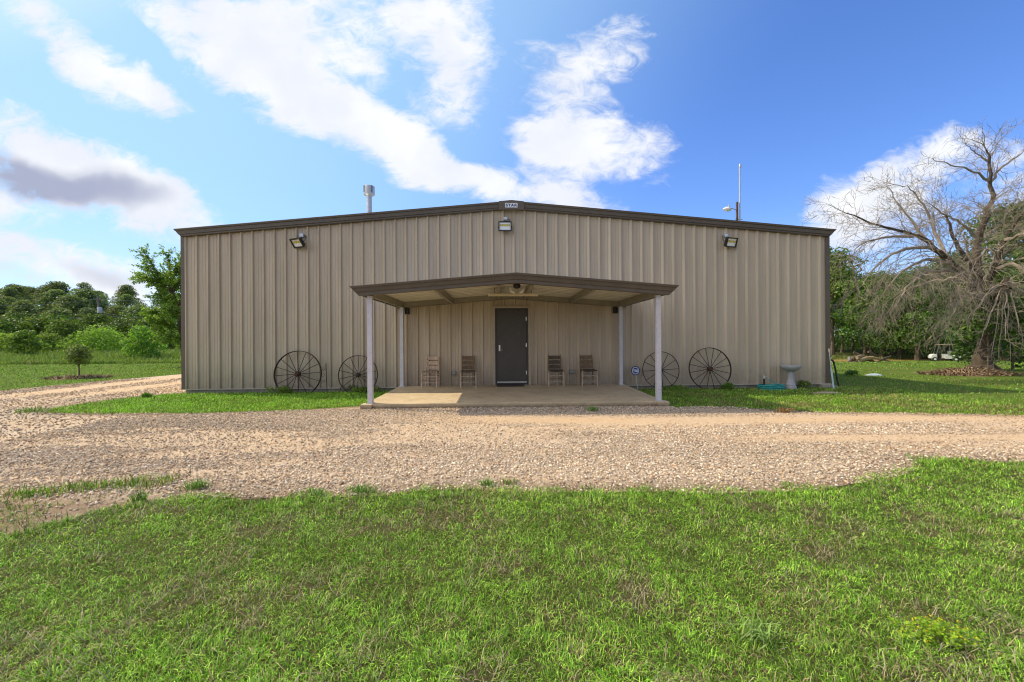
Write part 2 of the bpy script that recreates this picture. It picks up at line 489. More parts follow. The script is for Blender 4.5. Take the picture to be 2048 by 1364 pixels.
# ---- gravel
def gravel_mat():
    m, nt, b = nmat('gravel')
    co = objco(nt)
    n0 = noise(nt, 0.55, 4, 0.6, objco(nt, (0.35, 1.3, 1))); n1 = noise(nt, 9, 6, 0.7, co); n2 = noise(nt, 55, 4, 0.7, co)
    vo = nt.nodes.new('ShaderNodeTexVoronoi'); vo.inputs['Scale'].default_value = 30; nt.links.new(co, vo.inputs['Vector'])
    c = mix_rgb(nt, ramp(nt, n0, [(0.4, 0.0), (0.62, 1.0)]), (0.48, 0.365, 0.255), (0.54, 0.395, 0.25))
    stone = nt.nodes.new('ShaderNodeHueSaturation'); stone.inputs['Saturation'].default_value = 0.0
    nt.links.new(vo.outputs['Color'], stone.inputs['Color'])
    c = mix_rgb(nt, 0.55, c, mix_rgb(nt, stone.outputs[0], (0.20, 0.14, 0.09), (0.84, 0.72, 0.57)))
    c = mix_rgb(nt, ramp(nt, n1, [(0.3, 0.45), (0.52, 0.0)]), c, (0.34, 0.225, 0.135))
    c = mix_rgb(nt, ramp(nt, n2, [(0.3, 0.5), (0.5, 0.0)]), c, (0.14, 0.10, 0.065))
    tr = nt.nodes.new('ShaderNodeAttribute'); tr.attribute_name = 'col'
    sp = nt.nodes.new('ShaderNodeSeparateColor'); nt.links.new(tr.outputs['Color'], sp.inputs[0])
    c = mix_rgb(nt, sp.outputs[0], c, mix_rgb(nt, n1, (0.58, 0.385, 0.215), (0.69, 0.49, 0.30)))   # wheel tracks of fine orange grit
    c = mix_rgb(nt, sp.outputs[1], c, mix_rgb(nt, n1, (0.16, 0.11, 0.07), (0.30, 0.215, 0.14)))   # dark damp earth at the edges
    nt.links.new(c, b.inputs['Base Color']); b.inputs['Roughness'].default_value = 0.92; b.inputs['Specular IOR Level'].default_value = 0.15
    bn = nt.nodes.new('ShaderNodeBump'); bn.inputs['Strength'].default_value = 0.9; bn.inputs['Distance'].default_value = 0.02
    h = mix_rgb(nt, 0.5, vo.outputs['Distance'], n2)
    nt.links.new(h, bn.inputs['Height']); nt.links.new(bn.outputs[0], b.inputs['Normal'])
    return m

# the front edge of the gravel (near side), the grass strip and the lawns, as ground outlines in metres
FRONT_EDGE = [(-40, -9.7), (-6, -9.7), (-4.4, -9.2), (-3.95, -8.92), (-3.76, -8.62), (-3.58, -8.32), (-3.29, -8.17), (-2.77, -8.15), (-2.1, -8.17), (-1.46, -8.11),
              (-1.02, -8.04), (-0.56, -8.0), (0.13, -8.13), (1.04, -8.15), (1.91, -8.24), (2.64, -8.18), (3.29, -7.98), (3.75, -7.82), (4.14, -7.6),
              (4.36, -7.42), (4.52, -7.25), (5.02, -7.3), (5.39, -7.42), (6.5, -7.6), (9, -8.0), (16, -8.6), (40, -9.2)]
BACK_RIGHT = [(40, -8.2), (22, -6.2), (14, -5.2), (9.04, -4.62), (7.98, -4.37), (6.73, -4.18), (5.52, -3.98), (5.13, -3.80), (4.6, -3.45), (3.89, -3.28), (3.3, -3.36)]
MID = [(3.2, -3.15), (-3.2, -3.15)]
STRIP_FRONT = [(-3.3, -2.72), (-3.57, -2.80), (-4.83, -3.22), (-6.25, -3.45), (-8.29, -3.36), (-9.0, -3.3), (-9.51, -3.18)]
STRIP_LEFT = [(-9.95, -2.75), (-9.9, -1.8), (-9.7, -0.9), (-9.35, -0.2), (-9.16, 0.0)]
ROAD_RIGHT = [(-9.18, 3), (-9.18, 12), (-9.18, 24), (-9.4, 45)]
ROAD_LEFT = [(-15.0, 45), (-14.6, 24), (-14.5, 12), (-14.67, 7.5), (-15.1, 4.0), (-15.25, 2.2), (-15.2, 0.9), (-15.6, -0.8), (-18, -2.5), (-24, -4), (-40, -5)]
POLY = FRONT_EDGE + BACK_RIGHT + MID + STRIP_FRONT + STRIP_LEFT + ROAD_RIGHT + ROAD_LEFT
def dense(poly, step=0.10, amp=0.07, closed=True):
    out = []; n = len(poly)
    for k in range(n if closed else n - 1):
        a, b = poly[k], poly[(k + 1) % n]; d = math.dist(a, b)
        near = min(math.hypot(a[0] + .3, a[1] + 12), math.hypot(b[0] + .3, b[1] + 12)) < 18
        s = step if near else 1.5
        m_ = max(1, int(d / s))
        for i in range(m_):
            t = i / m_; x = a[0] + (b[0] - a[0]) * t; y = a[1] + (b[1] - a[1]) * t
            w = amp if not (abs(x) < 3.4 and y > -3.4) and not (y > 0 and abs(x + 9.17) < .1) else 0.01
            x += w * 2 * (float(fbm(x, y, 0.5, 3)) - 0.5); y += w * 2 * (float(fbm(x, y, 0.5, 9)) - 0.5)
            out.append((x, y))
    return out
GRAVEL = dense(POLY)
GP = np.array(GRAVEL)
def inside(poly, x, y):
    px, py = poly[:, 0], poly[:, 1]; qx, qy = np.roll(px, -1), np.roll(py, -1)
    x = np.asarray(x); y = np.asarray(y); r = np.zeros(x.shape, bool)
    for k in range(len(px)):
        if py[k] == qy[k]: continue
        c = ((py[k] > y) != (qy[k] > y)) & (x < (qx[k] - px[k]) * (y - py[k]) / (qy[k] - py[k]) + px[k])
        r ^= c
    return r
GP_COARSE = np.array(dense(POLY, 0.3, 0.03))
def front_y(x):
    f = np.array(FRONT_EDGE); return np.interp(x, f[:, 0], f[:, 1])
def track(x, y):
    """bands of wheel-packed fine grit"""
    b1 = sst(0.55, 0.15, np.abs(y + 4.55 + 0.05 * x * sst(-1, 6, x) + 0.15 * np.sin(x * .6)))
    b1 = b1 * sst(-3.5, 0.5, x)
    b2 = sst(0.35, 0.1, np.abs(y + 6.0 + 0.04 * x)) * sst(1.5, 4.5, x)
    left = np.maximum(sst(0.8, 0.2, np.abs(x + 13.6 + .04 * (y - 5))), 0.9 * sst(0.7, 0.2, np.abs(x + 11.6)))
    left = left * sst(-2.5, 1.0, y) * sst(-9.3, -9.9, x)
    wide = sst(5.0, 9.0, x) * 0.55
    return np.clip(np.maximum(np.maximum(b1, b2), np.maximum(left, wide)), 0, 1)

def build_gravel():
    mat = gravel_mat()
    # triangulate the outline, then subdivide so the tracks can be stored per vertex
    bm = bmesh.new()
    vs = [bm.verts.new((x, y, 0)) for x, y in GRAVEL]
    for k in range(len(vs)): bm.edges.new((vs[k], vs[(k + 1) % len(vs)]))
    bmesh.ops.triangle_fill(bm, use_beauty=True, use_dissolve=False, edges=bm.edges)
    for cut in np.arange(-16, 12.01, 0.5):
        bmesh.ops.bisect_plane(bm, geom=bm.verts[:] + bm.edges[:] + bm.faces[:], plane_co=(cut, 0, 0), plane_no=(1, 0, 0))
    for cut in np.arange(-9, 12.01, 0.25 ):
        bmesh.ops.bisect_plane(bm, geom=bm.verts[:] + bm.edges[:] + bm.faces[:], plane_co=(0, cut, 0), plane_no=(0, 1, 0))
    bmesh.ops.triangulate(bm, faces=bm.faces)
    me = bpy.data.meshes.new('gravel_road')
    V = np.array([v.co[:] for v in bm.verts]); 
    z = terrain(V[:, 0], V[:, 1]) + 0.005
    for v, q in zip(bm.verts, z): v.co.z = q
    bm.normal_update()
    for f in bm.faces:
        if f.normal.z < 0: f.normal_flip()
    bm.to_mesh(me); bm.free()
    a = me.attributes.new('col', 'FLOAT_COLOR', 'POINT')
    C = np.zeros((len(V), 4), np.float32); C[:, 3] = 1
    C[:, 0] = np.maximum(track(V[:, 0], V[:, 1]), .55 * sst(.55, .42, fbm(V[:, 0] * .35, V[:, 1] * 1.5, 1.0, 8))) * (0.45 + 0.5 * fbm(V[:, 0], V[:, 1], 1.2, 5))
    edge = sst(0.55, 0.05, V[:, 1] - front_y(V[:, 0])) * (0.4 + 0.6 * fbm(V[:, 0], V[:, 1], 0.6, 15))
    edge = np.maximum(edge, sst(-7.9, -8.15, V[:, 1]) * sst(-2.9, -3.3, V[:, 0]) * (.6 + .7 * fbm(V[:, 0], V[:, 1], 0.5, 25)))
    edge = np.maximum(edge, sst(-3.75, -3.4, V[:, 1]) * sst(3.8, 3.0, np.abs(V[:, 0])) * 0.6)
    dist = np.full(len(V), 9.0); step = 400
    for k in range(0, len(V), step):
        dd_ = np.hypot(V[k:k + step, 0][:, None] - GP[None, :, 0], V[k:k + step, 1][:, None] - GP[None, :, 1]); dist[k:k + step] = dd_.min(1)
    slab = (np.abs(V[:, 0]) < 3.4) & (V[:, 1] > -3.6)
    edge = np.maximum(edge, np.where(slab, 0, sst(.42, .03, dist) * (.35 + .9 * fbm(V[:, 0], V[:, 1], .7, 45))))
    C[:, 1] = np.clip(edge * 1.1, 0, 0.9)
    a.data.foreach_set('color', C.ravel())
    me.materials.append(mat)
    o = bpy.data.objects.new('gravel_road', me); COL.objects.link(o)
    struct(o)
build_gravel()

ICO_V = None
def ico():
    t = (1 + 5 ** .5) / 2
    v = np.array([(-1,t,0),(1,t,0),(-1,-t,0),(1,-t,0),(0,-1,t),(0,1,t),(0,-1,-t),(0,1,-t),(t,0,-1),(t,0,1),(-t,0,-1),(-t,0,1)], float)
    v /= np.linalg.norm(v[0])
    f = np.array([(0,11,5),(0,5,1),(0,1,7),(0,7,10),(0,10,11),(1,5,9),(5,11,4),(11,10,2),(10,7,6),(7,1,8),(3,9,4),(3,4,2),(3,2,6),(3,6,8),(3,8,9),(4,9,5),(2,4,11),(6,2,10),(8,6,7),(9,8,1)])
    return v, f
STONE_COLS = np.array([(0.56,0.45,0.33),(0.72,0.63,0.52),(0.50,0.44,0.38),(0.36,0.32,0.28),(0.58,0.43,0.29),(0.80,0.73,0.64),(0.30,0.20,0.13),(0.50,0.38,0.27),(0.66,0.52,0.38),(0.62,0.55,0.48)])
def build_stones(name, n, xr, yr, size, keep, seed, mat):
    g = np.random.default_rng(seed)
    x = g.uniform(*xr, n); y = g.uniform(*yr, n)
    k = keep(x, y, g); x, y = x[k], y[k]
    k = inside(GP_COARSE, x, y); x, y = x[k], y[k]; n = len(x)
    iv, jf = ico()
    d = np.hypot(x + .3, y + 12)
    s = size * np.minimum(np.exp(g.normal(0, 0.52, n)), 2.4) * (0.75 + 0.04 * d)
    s = s * (1 - 0.35 * track(x, y))
    V = iv[None] * (1 + g.normal(0, 0.24, (n, 12, 1)))
    V = V * np.stack([np.ones(n), g.uniform(.55, .95, n), g.uniform(.35, .65, n)], 1)[:, None, :] * s[:, None, None]
    tilt = g.normal(0, .35, n); ct, st = np.cos(tilt), np.sin(tilt)
    V = np.stack([V[..., 0] * ct[:, None] - V[..., 2] * st[:, None], V[..., 1], V[..., 0] * st[:, None] + V[..., 2] * ct[:, None]], -1)
    a = g.uniform(0, 6.283, n); ca, sa = np.cos(a), np.sin(a)
    V = np.stack([V[..., 0] * ca[:, None] - V[..., 1] * sa[:, None], V[..., 0] * sa[:, None] + V[..., 1] * ca[:, None], V[..., 2]], -1)
    V[..., 0] += x[:, None]; V[..., 1] += y[:, None]; V[..., 2] += (terrain(x, y) + 0.013 + s * .18)[:, None]
    F = (jf[None] + (np.arange(n) * 12)[:, None, None]).reshape(-1, 3)
    C = STONE_COLS[g.integers(0, len(STONE_COLS), n)] * g.uniform(.6, 1.5, (n, 1)) * np.array([.98, .94, .87])
    C = C * (0.72 + 0.5 * fbm(x * .4, y * 1.4, 1.6, 33) )[:, None] * np.where(x < -2, 1 - .10 * sst(-2, -6, x), 1)[:, None]
    C = C * (1 - 0.25 * track(x, y)[:, None]) + np.array([.58, .40, .22]) * 0.25 * track(x, y)[:, None]
    C = np.repeat(C[:, None], 12, 1).reshape(-1, 3)
    return mesh_np(name, V.reshape(-1, 3), F, mat, C)
stone_mat = attr_mat('stone', rough=0.85, spec=0.2)
def keep_main(x, y, g):
    fy = front_y(x)
    coarse = sst(-4.0, -6.6, y) * 0.82 + 0.18
    patch = sst(.38, .58, fbm(x * .35, y * 1.5, 1.0, 8))
    p = (0.25 + 0.75 * patch) * (.35 + .65 * coarse) * (1 - 0.85 * track(x, y)) * 1.1
    p = np.where(y - fy < .35, p * 0.55, p)
    p = p * (1 - .8 * sst(-7.9, -8.15, y) * sst(-2.9, -3.3, x))
    return g.random(len(x)) < p
s1 = build_stones('loose_gravel', 420000, (-7.5, 7.5), (-9.2, -3.15), 0.0066, keep_main, 21, stone_mat)
tag(s1, 'loose tan and white gravel stones across the driveway in front of the building', 'gravel', kind='stuff')
s2 = build_stones('loose_gravel', 110000, (-18, -7.0), (-8.7, 5), 0.0080, lambda x, y, g: g.random(len(x)) < (0.2 + .8 * fbm(x, y, 1.5, 4)) * (1 - .9 * track(x, y)), 22, stone_mat)
tag(s2, 'greyish loose gravel stones on the drive bending past the left wall of the building', 'gravel', kind='stuff')
s3 = build_stones('loose_gravel', 30000, (7.5, 14), (-8.2, -4.2), 0.0072, lambda x, y, g: g.random(len(x)) < .55, 23, stone_mat)
tag(s3, 'sparse pale stones on the orange gravel drive at the right edge', 'gravel', kind='stuff')

# ================================================================== GRASS
grass_mat = attr_mat('grass_blade', rough=0.55, trans=0.18, spec=0.3)
G_GREEN = np.array([(0.150,0.320,0.020),(0.205,0.41,0.032),(0.075,0.185,0.014),(0.26,0.455,0.048),(0.145,0.27,0.030),(0.34,0.53,0.075)])
G_DRY = np.array([(0.34,0.26,0.12),(0.27,0.21,0.10),(0.42,0.34,0.19),(0.22,0.15,0.07),(0.24,0.24,0.09)])
def blades(name, x, y, h, w, lean, cols, seed, mat=None, z=None):
    g = np.random.default_rng(seed); n = len(x)
    z = terrain(x, y) if z is None else z
    a = 9 * vnoise(x, y, .11, 91) + g.normal(0, 1.1, n) if n > 30000 else g.uniform(0, 6.283, n); b = a + g.normal(0, .9, n) + 1.57
    side = np.stack([np.cos(b), np.sin(b), np.zeros(n)], 1) * (w / 2)[:, None]
    dirv = np.stack([np.cos(a), np.sin(a)], 1)
    P = np.stack([x, y, z - .004], 1)
    l1 = lean * .35; hm = h * .55
    mid = P + np.stack([dirv[:, 0] * h * l1, dirv[:, 1] * h * l1, hm], 1)
    ht = h * np.clip(1 - .45 * lean, .12, 1)
    tip = P + np.stack([dirv[:, 0] * h * lean, dirv[:, 1] * h * lean, ht], 1)
    V = np.stack([P - side, P + side, mid - side * .8, mid + side * .8, tip], 1)
    base = np.arange(n)[:, None, None] * 5
    F = (np.array([(0, 1, 3), (0, 3, 2), (2, 3, 4)])[None] + base).reshape(-1, 3)
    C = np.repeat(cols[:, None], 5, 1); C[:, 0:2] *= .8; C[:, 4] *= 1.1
    return mesh_np(name, V.reshape(-1, 3), F, mat or grass_mat, C.reshape(-1, 3))
def lawn_cols(x, y, g, dry_amt=0.25, bright=1.0, patch=0.9, seed=40):
    n = len(x)
    p = fbm(x, y, patch, seed); q = fbm(x, y, 0.16, seed + 5)
    r = fbm(x, y, 0.45, seed + 21)
    dry = g.random(n) < np.clip(dry_amt * (0.55 + 1.5 * sst(.55, .75, p) + 1.8 * sst(.62, .78, r) + .9 * sst(.55, .8, q)), 0, .8)
    c = np.where(dry[:, None], G_DRY[g.integers(0, 5, n)], G_GREEN[g.integers(0, 6, n)])
    tone = (0.38 + 0.80 * fbm(x, y, 0.30, seed + 9) + 0.50 * fbm(x, y, 0.09, seed + 19)) * g.uniform(.55, 1.5, n)
    return c * tone[:, None] * bright, p

def front_lawn():
    g = np.random.default_rng(5); n = 520000
    d = 1.15 * (7.6 / 1.15) ** (g.random(n) ** 0.82)          # more blades close by
    lat = g.uniform(-1.5, 1.5, n) * d
    x = CAM.x + rgt.x * lat + fwd.x * d; y = CAM.y + rgt.y * lat + fwd.y * d
    fy = front_y(x) + 0.05 + 0.26 * (fbm(x, y, 0.35, 77) - .5) * 2
    keep = (y < fy + .02)
    p = fbm(x, y, 0.5, 61); thin = sst(.62, .76, fbm(x, y, .42, 46))
    keep &= g.random(n) < (1 - .80 * thin) * (.55 + .7 * p)
    x, y, d = x[keep], y[keep], d[keep]; n = len(x)
    c, pp = lawn_cols(x, y, g, 0.125, 1.16)
    clump = fbm(x, y, .13, 12)
    h = g.uniform(.015, .038, n) * (.40 + 1.25 * clump) * (1 + .9 * (g.random(n) < .03))
    h = h * (1 + 0.5 * sst(.5, .1, front_y(x) - y))
    w = g.uniform(.0022, .0046, n) * np.maximum(1, d / 2.4)
    lean = np.abs(g.normal(.85, .55, n))
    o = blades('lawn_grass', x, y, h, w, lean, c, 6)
    tag(o, 'mown green lawn with brownish patches filling the foreground', 'grass', kind='stuff')
front_lawn()
def patch_lawn(name, label, n, xr, yr, keep, h, w, seed, dry=.12, bright=1.0, lean=.6):
    g = np.random.default_rng(seed)
    x = g.uniform(*xr, n); y = g.uniform(*yr, n)
    k = keep(x, y, g) & ~inside(GP, x, y)
    x, y = x[k], y[k]; n = len(x)
    c, _ = lawn_cols(x, y, g, dry, bright, 1.6, seed)
    d = np.hypot(x - CAM.x, y - CAM.y)
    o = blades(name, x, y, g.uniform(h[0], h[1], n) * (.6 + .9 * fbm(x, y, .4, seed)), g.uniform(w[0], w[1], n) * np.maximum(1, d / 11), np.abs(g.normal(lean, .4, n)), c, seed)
    tag(o, label, 'grass', kind='stuff'); return o
patch_lawn('lawn_grass', 'bright strip of short grass in front of the left half of the wall', 42000, (-10.2, -3.2), (-3.6, 0.0),
           lambda x, y, g: ((y < -.35) | (g.random(len(x)) < .25)) & (x < -3.22) & (g.random(len(x)) < .55 + .6 * fbm(x, y, .5, 3)), (.03, .075), (.007, .012), 51, .06, 1.3)
patch_lawn('lawn_grass', 'grass between the slab and the right half of the wall, crossed by the porch shadow', 50000, (3.2, 10.5), (-4.7, 0.0),
           lambda x, y, g: ((y < -.4) | (g.random(len(x)) < .4)) & (g.random(len(x)) < .35 + .9 * fbm(x, y, .6, 13)), (.03, .07), (.007, .012), 52, .28, 1.05)
patch_lawn('lawn_grass', 'wide sunlit lawn on the right running back to the dirt strip', 240000, (9.3, 44), (-8, 31),
           lambda x, y, g: (g.random(len(x)) < np.clip(9.0 / np.maximum(np.hypot(x, y + 12) - 4, 4), .12, 1)) & ((y - 4) ** 2 / 6 + (x - 18.2) ** 2 / 9 > 1), (.03, .07), (.006, .011), 53, .22, .85)
patch_lawn('lawn_grass', 'mown lawn beyond the drive on the left, around the small tree', 220000, (-46, -14.2), (-3.5, 18.5),
           lambda x, y, g: g.random(len(x)) < np.clip(9.0 / np.maximum(np.hypot(x, y + 12) - 6, 4), .12, 1), (.03, .065), (.006, .011), 54, .06, .95)
# a ragged band that grows up through the edge of the gravel sheet
def band():
    g = np.random.default_rng(56); n = 5200
    x = g.uniform(-9, -3.55, n); yc = np.interp(x, [-9, -5.05, -4.66, -4.06, -3.55], [-8.2, -8.02, -8.0, -7.76, -7.72])
    y = yc + g.normal(0, .10, n) * (.4 + fbm(x, yc, .3, 4))
    k = g.random(n) < sst(.42, .56, fbm(x, y, .45, 5)) + .12; x, y = x[k], y[k]; n = len(x)
    c, _ = lawn_cols(x, y, g, .22, .85)
    o = blades('rough_grass', x, y, g.uniform(.03, .11, n), g.uniform(.004, .008, n), np.abs(g.normal(.5, .4, n)), c, 57, z=terrain(x, y) + .01)
    tag(o, 'ragged band of grass and weeds between the muddy rut and the gravel', 'grass', kind='stuff')
band()
def meadow():
    g = np.random.default_rng(58); n = 70000
    x = g.uniform(-75, -17, n); y = 17.5 + 34 * g.random(n) ** 1.6
    y = y + 1.5 * (fbm(x, y, 6, 3) - .5)
    k = (g.random(n) < .35 + fbm(x, y, 3, 8)) & (y < 52); x, y = x[k], y[k]; n = len(x)
    pal = np.array([(0.23,0.34,0.07),(0.28,0.39,0.08),(0.17,0.27,0.055),(0.27,0.30,0.10),(0.30,0.27,0.13)])
    pr = fbm(x, y, 4, 22)
    c = pal[np.clip((g.random(n) * 3.2 + 2.2 * sst(.5, .75, pr)).astype(int), 0, 4)] * g.uniform(.7, 1.3, (n, 1))
    low = sst(17, 24, y)
    o = blades('meadow_grass', x, y, g.uniform(.25, .6, n) * (.5 + .8 * fbm(x, y, 2.5, 9)) * (.6 + .9 * low), g.uniform(.035, .07, n), np.abs(g.normal(.35, .25, n)), c, 59)
    tag(o, 'tall unmown meadow grass behind the left lawn', 'grass', kind='stuff')
meadow()
def verge():
    g = np.random.default_rng(60); n = 9000
    x = g.uniform(12, 60, n); y = 33.5 + 5 * g.random(n) + .8 * np.sin(x * .7)
    k = g.random(n) < sst(.4, .6, fbm(x, y, 2.2, 5)) + .1; x, y = x[k], y[k]; n = len(x)
    pal = np.array([(0.18,0.20,0.05),(0.25,0.22,0.08),(0.10,0.14,0.03),(0.07,0.10,0.025)])
    c = pal[g.integers(0, 4, n)] * g.uniform(.7, 1.3, (n, 1))
    o = blades('rough_grass', x, y, g.uniform(.15, .55, n), g.uniform(.03, .06, n), np.abs(g.normal(.5, .3, n)), c, 61)
    tag(o, 'rough yellowish grass along the foot of the wood on the right', 'grass', kind='stuff')
verge()

def edge_grass():
    # stray blades and runners creeping over the gravel along its edges
    g = np.random.default_rng(67)
    q = GP[(np.hypot(GP[:, 0] + .3, GP[:, 1] + 12) < 22) & ~((np.abs(GP[:, 0]) < 3.35) & (GP[:, 1] > -3.4))]
    n = 24000; k = g.integers(0, len(q), n)
    x = q[k, 0] + g.normal(0, .13, n); y = q[k, 1] + g.normal(0, .11, n)
    near = np.hypot(x + .3, y + 12)
    ok = inside(GP, x, y) & (g.random(n) < .08 + sst(.46, .62, fbm(x, y, .45, 49))) & ~((x > -9.16) & (x < 9.2) & (y > -.02))
    x, y, near = x[ok], y[ok], near[ok]; n = len(x)
    c, _ = lawn_cols(x, y, g, .30, .95)
    o = blades('edge_grass', x, y, g.uniform(.02, .07, n), g.uniform(.003, .006, n) * np.maximum(1, near / 5), np.abs(g.normal(.7, .4, n)), c, 68, z=terrain(x, y) + .006)
    tag(o, 'stray grass blades creeping over the edges of the gravel drive', 'grass', kind='stuff')
    n = 5200; x = g.uniform(-5.6, -3.35, n); y = g.uniform(-9.2, -8.05, n)
    ok = inside(GP, x, y) & (g.random(n) < sst(.50, .66, fbm(x, y, .38, 88))); x, y = x[ok], y[ok]; n = len(x)
    c, _ = lawn_cols(x, y, g, .30, .8)
    o = blades('rough_grass', x, y, g.uniform(.02, .07, n), g.uniform(.003, .006, n), np.abs(g.normal(.8, .4, n)), c, 69, z=terrain(x, y) + .006)
    tag(o, 'thin patchy grass growing in the muddy rut at the lower left', 'grass', kind='stuff')
edge_grass()
def thatch():
    # dry clippings lying flat between the blades
    g = np.random.default_rng(65); n = 34000
    d = 1.15 * (6.5 / 1.15) ** (g.random(n) ** .85); lat = g.uniform(-1.45, 1.45, n) * d
    x = CAM.x + rgt.x * lat + fwd.x * d; y = CAM.y + rgt.y * lat + fwd.y * d
    k = (y < front_y(x) - .05) & (g.random(n) < .10 + 1.3 * sst(.54, .72, fbm(x, y, .42, 46)))
    x, y, d = x[k], y[k], d[k]; n = len(x)
    c = np.array([(.42, .34, .20), (.50, .42, .27), (.30, .22, .12), (.36, .33, .22)])[g.integers(0, 4, n)] * g.uniform(.6, 1.25, (n, 1))
    o = blades('dry_clippings', x, y, g.uniform(.03, .09, n), g.uniform(.002, .0035, n) * np.maximum(1, d / 2.4), g.uniform(.9, 1.6, n), c, 66, z=terrain(x, y) + g.uniform(.006, .03, n))
    tag(o, 'dry straw-coloured clippings scattered through the foreground lawn', 'clippings', kind='stuff')
thatch()
# ---- single tufts and weeds one can point at
def tuft(name, label, cat, x, y, n, h, spread, cols, seed, w=.006, lean=.7, z=None, group=None):
    g = np.random.default_rng(seed)
    px = x + g.normal(0, spread, n); py = y + g.normal(0, spread * .6, n)
    c = np.array(cols)[g.integers(0, len(cols), n)] * g.uniform(.7, 1.3, (n, 1))
    o = blades(name, px, py, g.uniform(.5, 1, n) * h, np.full(n, w), np.abs(g.normal(lean, .35, n)), c, seed, z=terrain(px, py) + .01)
    V = np.array([v.co[:] for v in o.data.vertices]); b = np.array([x, y, float(terrain(x, y))])
    o.data.vertices.foreach_set('co', (V - b).astype(np.float32).ravel()); o.location = b
    o.data.update()
    return tag(o, label, cat, group)
gg = [(0.14,0.29,0.04),(0.19,0.37,0.055),(0.10,0.21,0.03)]
dd = [(0.40,0.24,0.10),(0.30,0.19,0.09),(0.45,0.31,0.15)]
tuft('grass_tuft', 'dense grass tuft standing alone on the stones left of the driveway edge', 'grass tuft', -3.23, -7.88, 130, .13, .07, gg, 71)
tuft('grass_tuft', 'spiky grass tuft at the right end of the muddy rut', 'grass tuft', -3.50, -8.19, 70, .14, .035, gg, 72)
tuft('grass_tuft', 'small grass tuft at the lawn edge, left one of a close pair', 'grass tuft', -1.99, -8.12, 60, .10, .04, gg, 73)
tuft('grass_tuft', 'broad low grass tuft at the lawn edge below the left porch post', 'grass tuft', -1.62, -8.05, 150, .11, .065, gg, 74)
tuft('grass_tuft', 'upright grass tuft on the gravel edge straight below the door', 'grass tuft', -0.45, -7.93, 80, .12, .04, gg, 75)
tuft('grass_tuft', 'thin tuft on the gravel edge just right of the upright tuft', 'grass tuft', -0.24, -7.87, 60, .09, .05, gg + dd[:1], 76)
tuft('weed', 'pale green weed growing in the gravel just before the slab', 'weed', 1.49, -3.72, 60, .17, .06, [(0.17,0.28,0.06),(0.22,0.33,0.09)], 77, .014, .6)
tuft('grass_tuft', 'dried orange grass tuft at the far edge of the gravel', 'grass tuft', 5.07, -4.05, 170, .16, .08, dd, 78, .008, .9)
tuft('grass_tuft', 'shaggy grass tuft off the left front corner of the building', 'grass tuft', -9.35, -1.0, 340, .20, .05, gg, 79, .011, .6)
tuft('grass_tuft', 'small grass tuft in the gravel beyond the tip of the grass strip', 'grass tuft', -9.95, -3.1, 120, .16, .14, gg, 80, .010, .6)
tuft('crabgrass_clump', 'coarse clump of wide bright blades in the right foreground lawn', 'grass tuft', 0.86, -10.08, 46, .14, .05, [(0.20,0.33,0.07),(0.26,0.38,0.10)], 81, .008, 1.0)

# ================================================================== BUILDING
HALF, LEN = 9.144, 24.0
RZ, SL = 5.33, 0.0855                      # ridge height and roof slope
def roofz(x): return RZ - SL * abs(x)
def panel_mat(name, col, warm=0.0):
    m, nt, b = nmat(name)
    co = objco(nt)
    st = noise(nt, 1.0, 5, 0.65, objco(nt, (3.0, 3.0, 0.22)))
    big = noise(nt, 0.5, 3, 0.5, co)
    c = mix_rgb(nt, ramp(nt, st, [(0.32, 0.0), (0.68, 1.0)]), tuple(v * .80 for v in col), tuple(v * 1.10 for v in col))
    c = mix_rgb(nt, ramp(nt, big, [(0.35, 0.0), (0.7, 0.35)]), c, tuple(v * .86 for v in col))
    # splash dirt along the foot of the wall
    sep = nt.nodes.new('ShaderNodeSeparateXYZ'); nt.links.new(co, sep.inputs[0])
    mr = nt.nodes.new('ShaderNodeMapRange'); mr.inputs[1].default_value = 0.85; mr.inputs[2].default_value = 0.1
    nt.links.new(sep.outputs[2], mr.inputs[0])
    dn = noise(nt, 7.0, 5, 0.7, co)
    mu = nt.nodes.new('ShaderNodeMath'); mu.operation = 'MULTIPLY'; nt.links.new(mr.outputs[0], mu.inputs[0]); nt.links.new(dn, mu.inputs[1])
    c = mix_rgb(nt, mu.outputs[0], c, (0.20, 0.155, 0.115))
    nt.links.new(c, b.inputs['Base Color'])
    b.inputs['Roughness'].default_value = 0.42; b.inputs['Specular IOR Level'].default_value = 0.5
    rr = ramp(nt, dn, [(0.3, 0.30), (0.7, 0.46)]); nt.links.new(rr, b.inputs['Roughness'])
    wv = noise(nt, 1.0, 3, 0.5, objco(nt, (1.6, 1.6, 0.9)))       # oil-canning
    bn = nt.nodes.new('ShaderNodeBump'); bn.inputs['Strength'].default_value = 1.0; bn.inputs['Distance'].default_value = 0.04
    nt.links.new(wv, bn.inputs['Height']); nt.links.new(bn.outputs[0], b.inputs['Normal'])
    return m
M_WALL = panel_mat('tan_painted_steel', (0.515, 0.428, 0.318))
M_BROWN = simple('dark_bronze_trim', (0.100, 0.078, 0.056), rough=0.38, var=.12, nscale=3, dirt=(0.13, 0.11, 0.09))
M_JAMB = simple('tan_trim', (0.40, 0.335, 0.25), rough=0.45, var=.08)
M_CONC = simple('concrete', (0.56, 0.445, 0.285), rough=0.9, var=.14, nscale=2.2, bump=.35, bscale=45, dirt=(0.33, 0.27, 0.20), spec=.2)
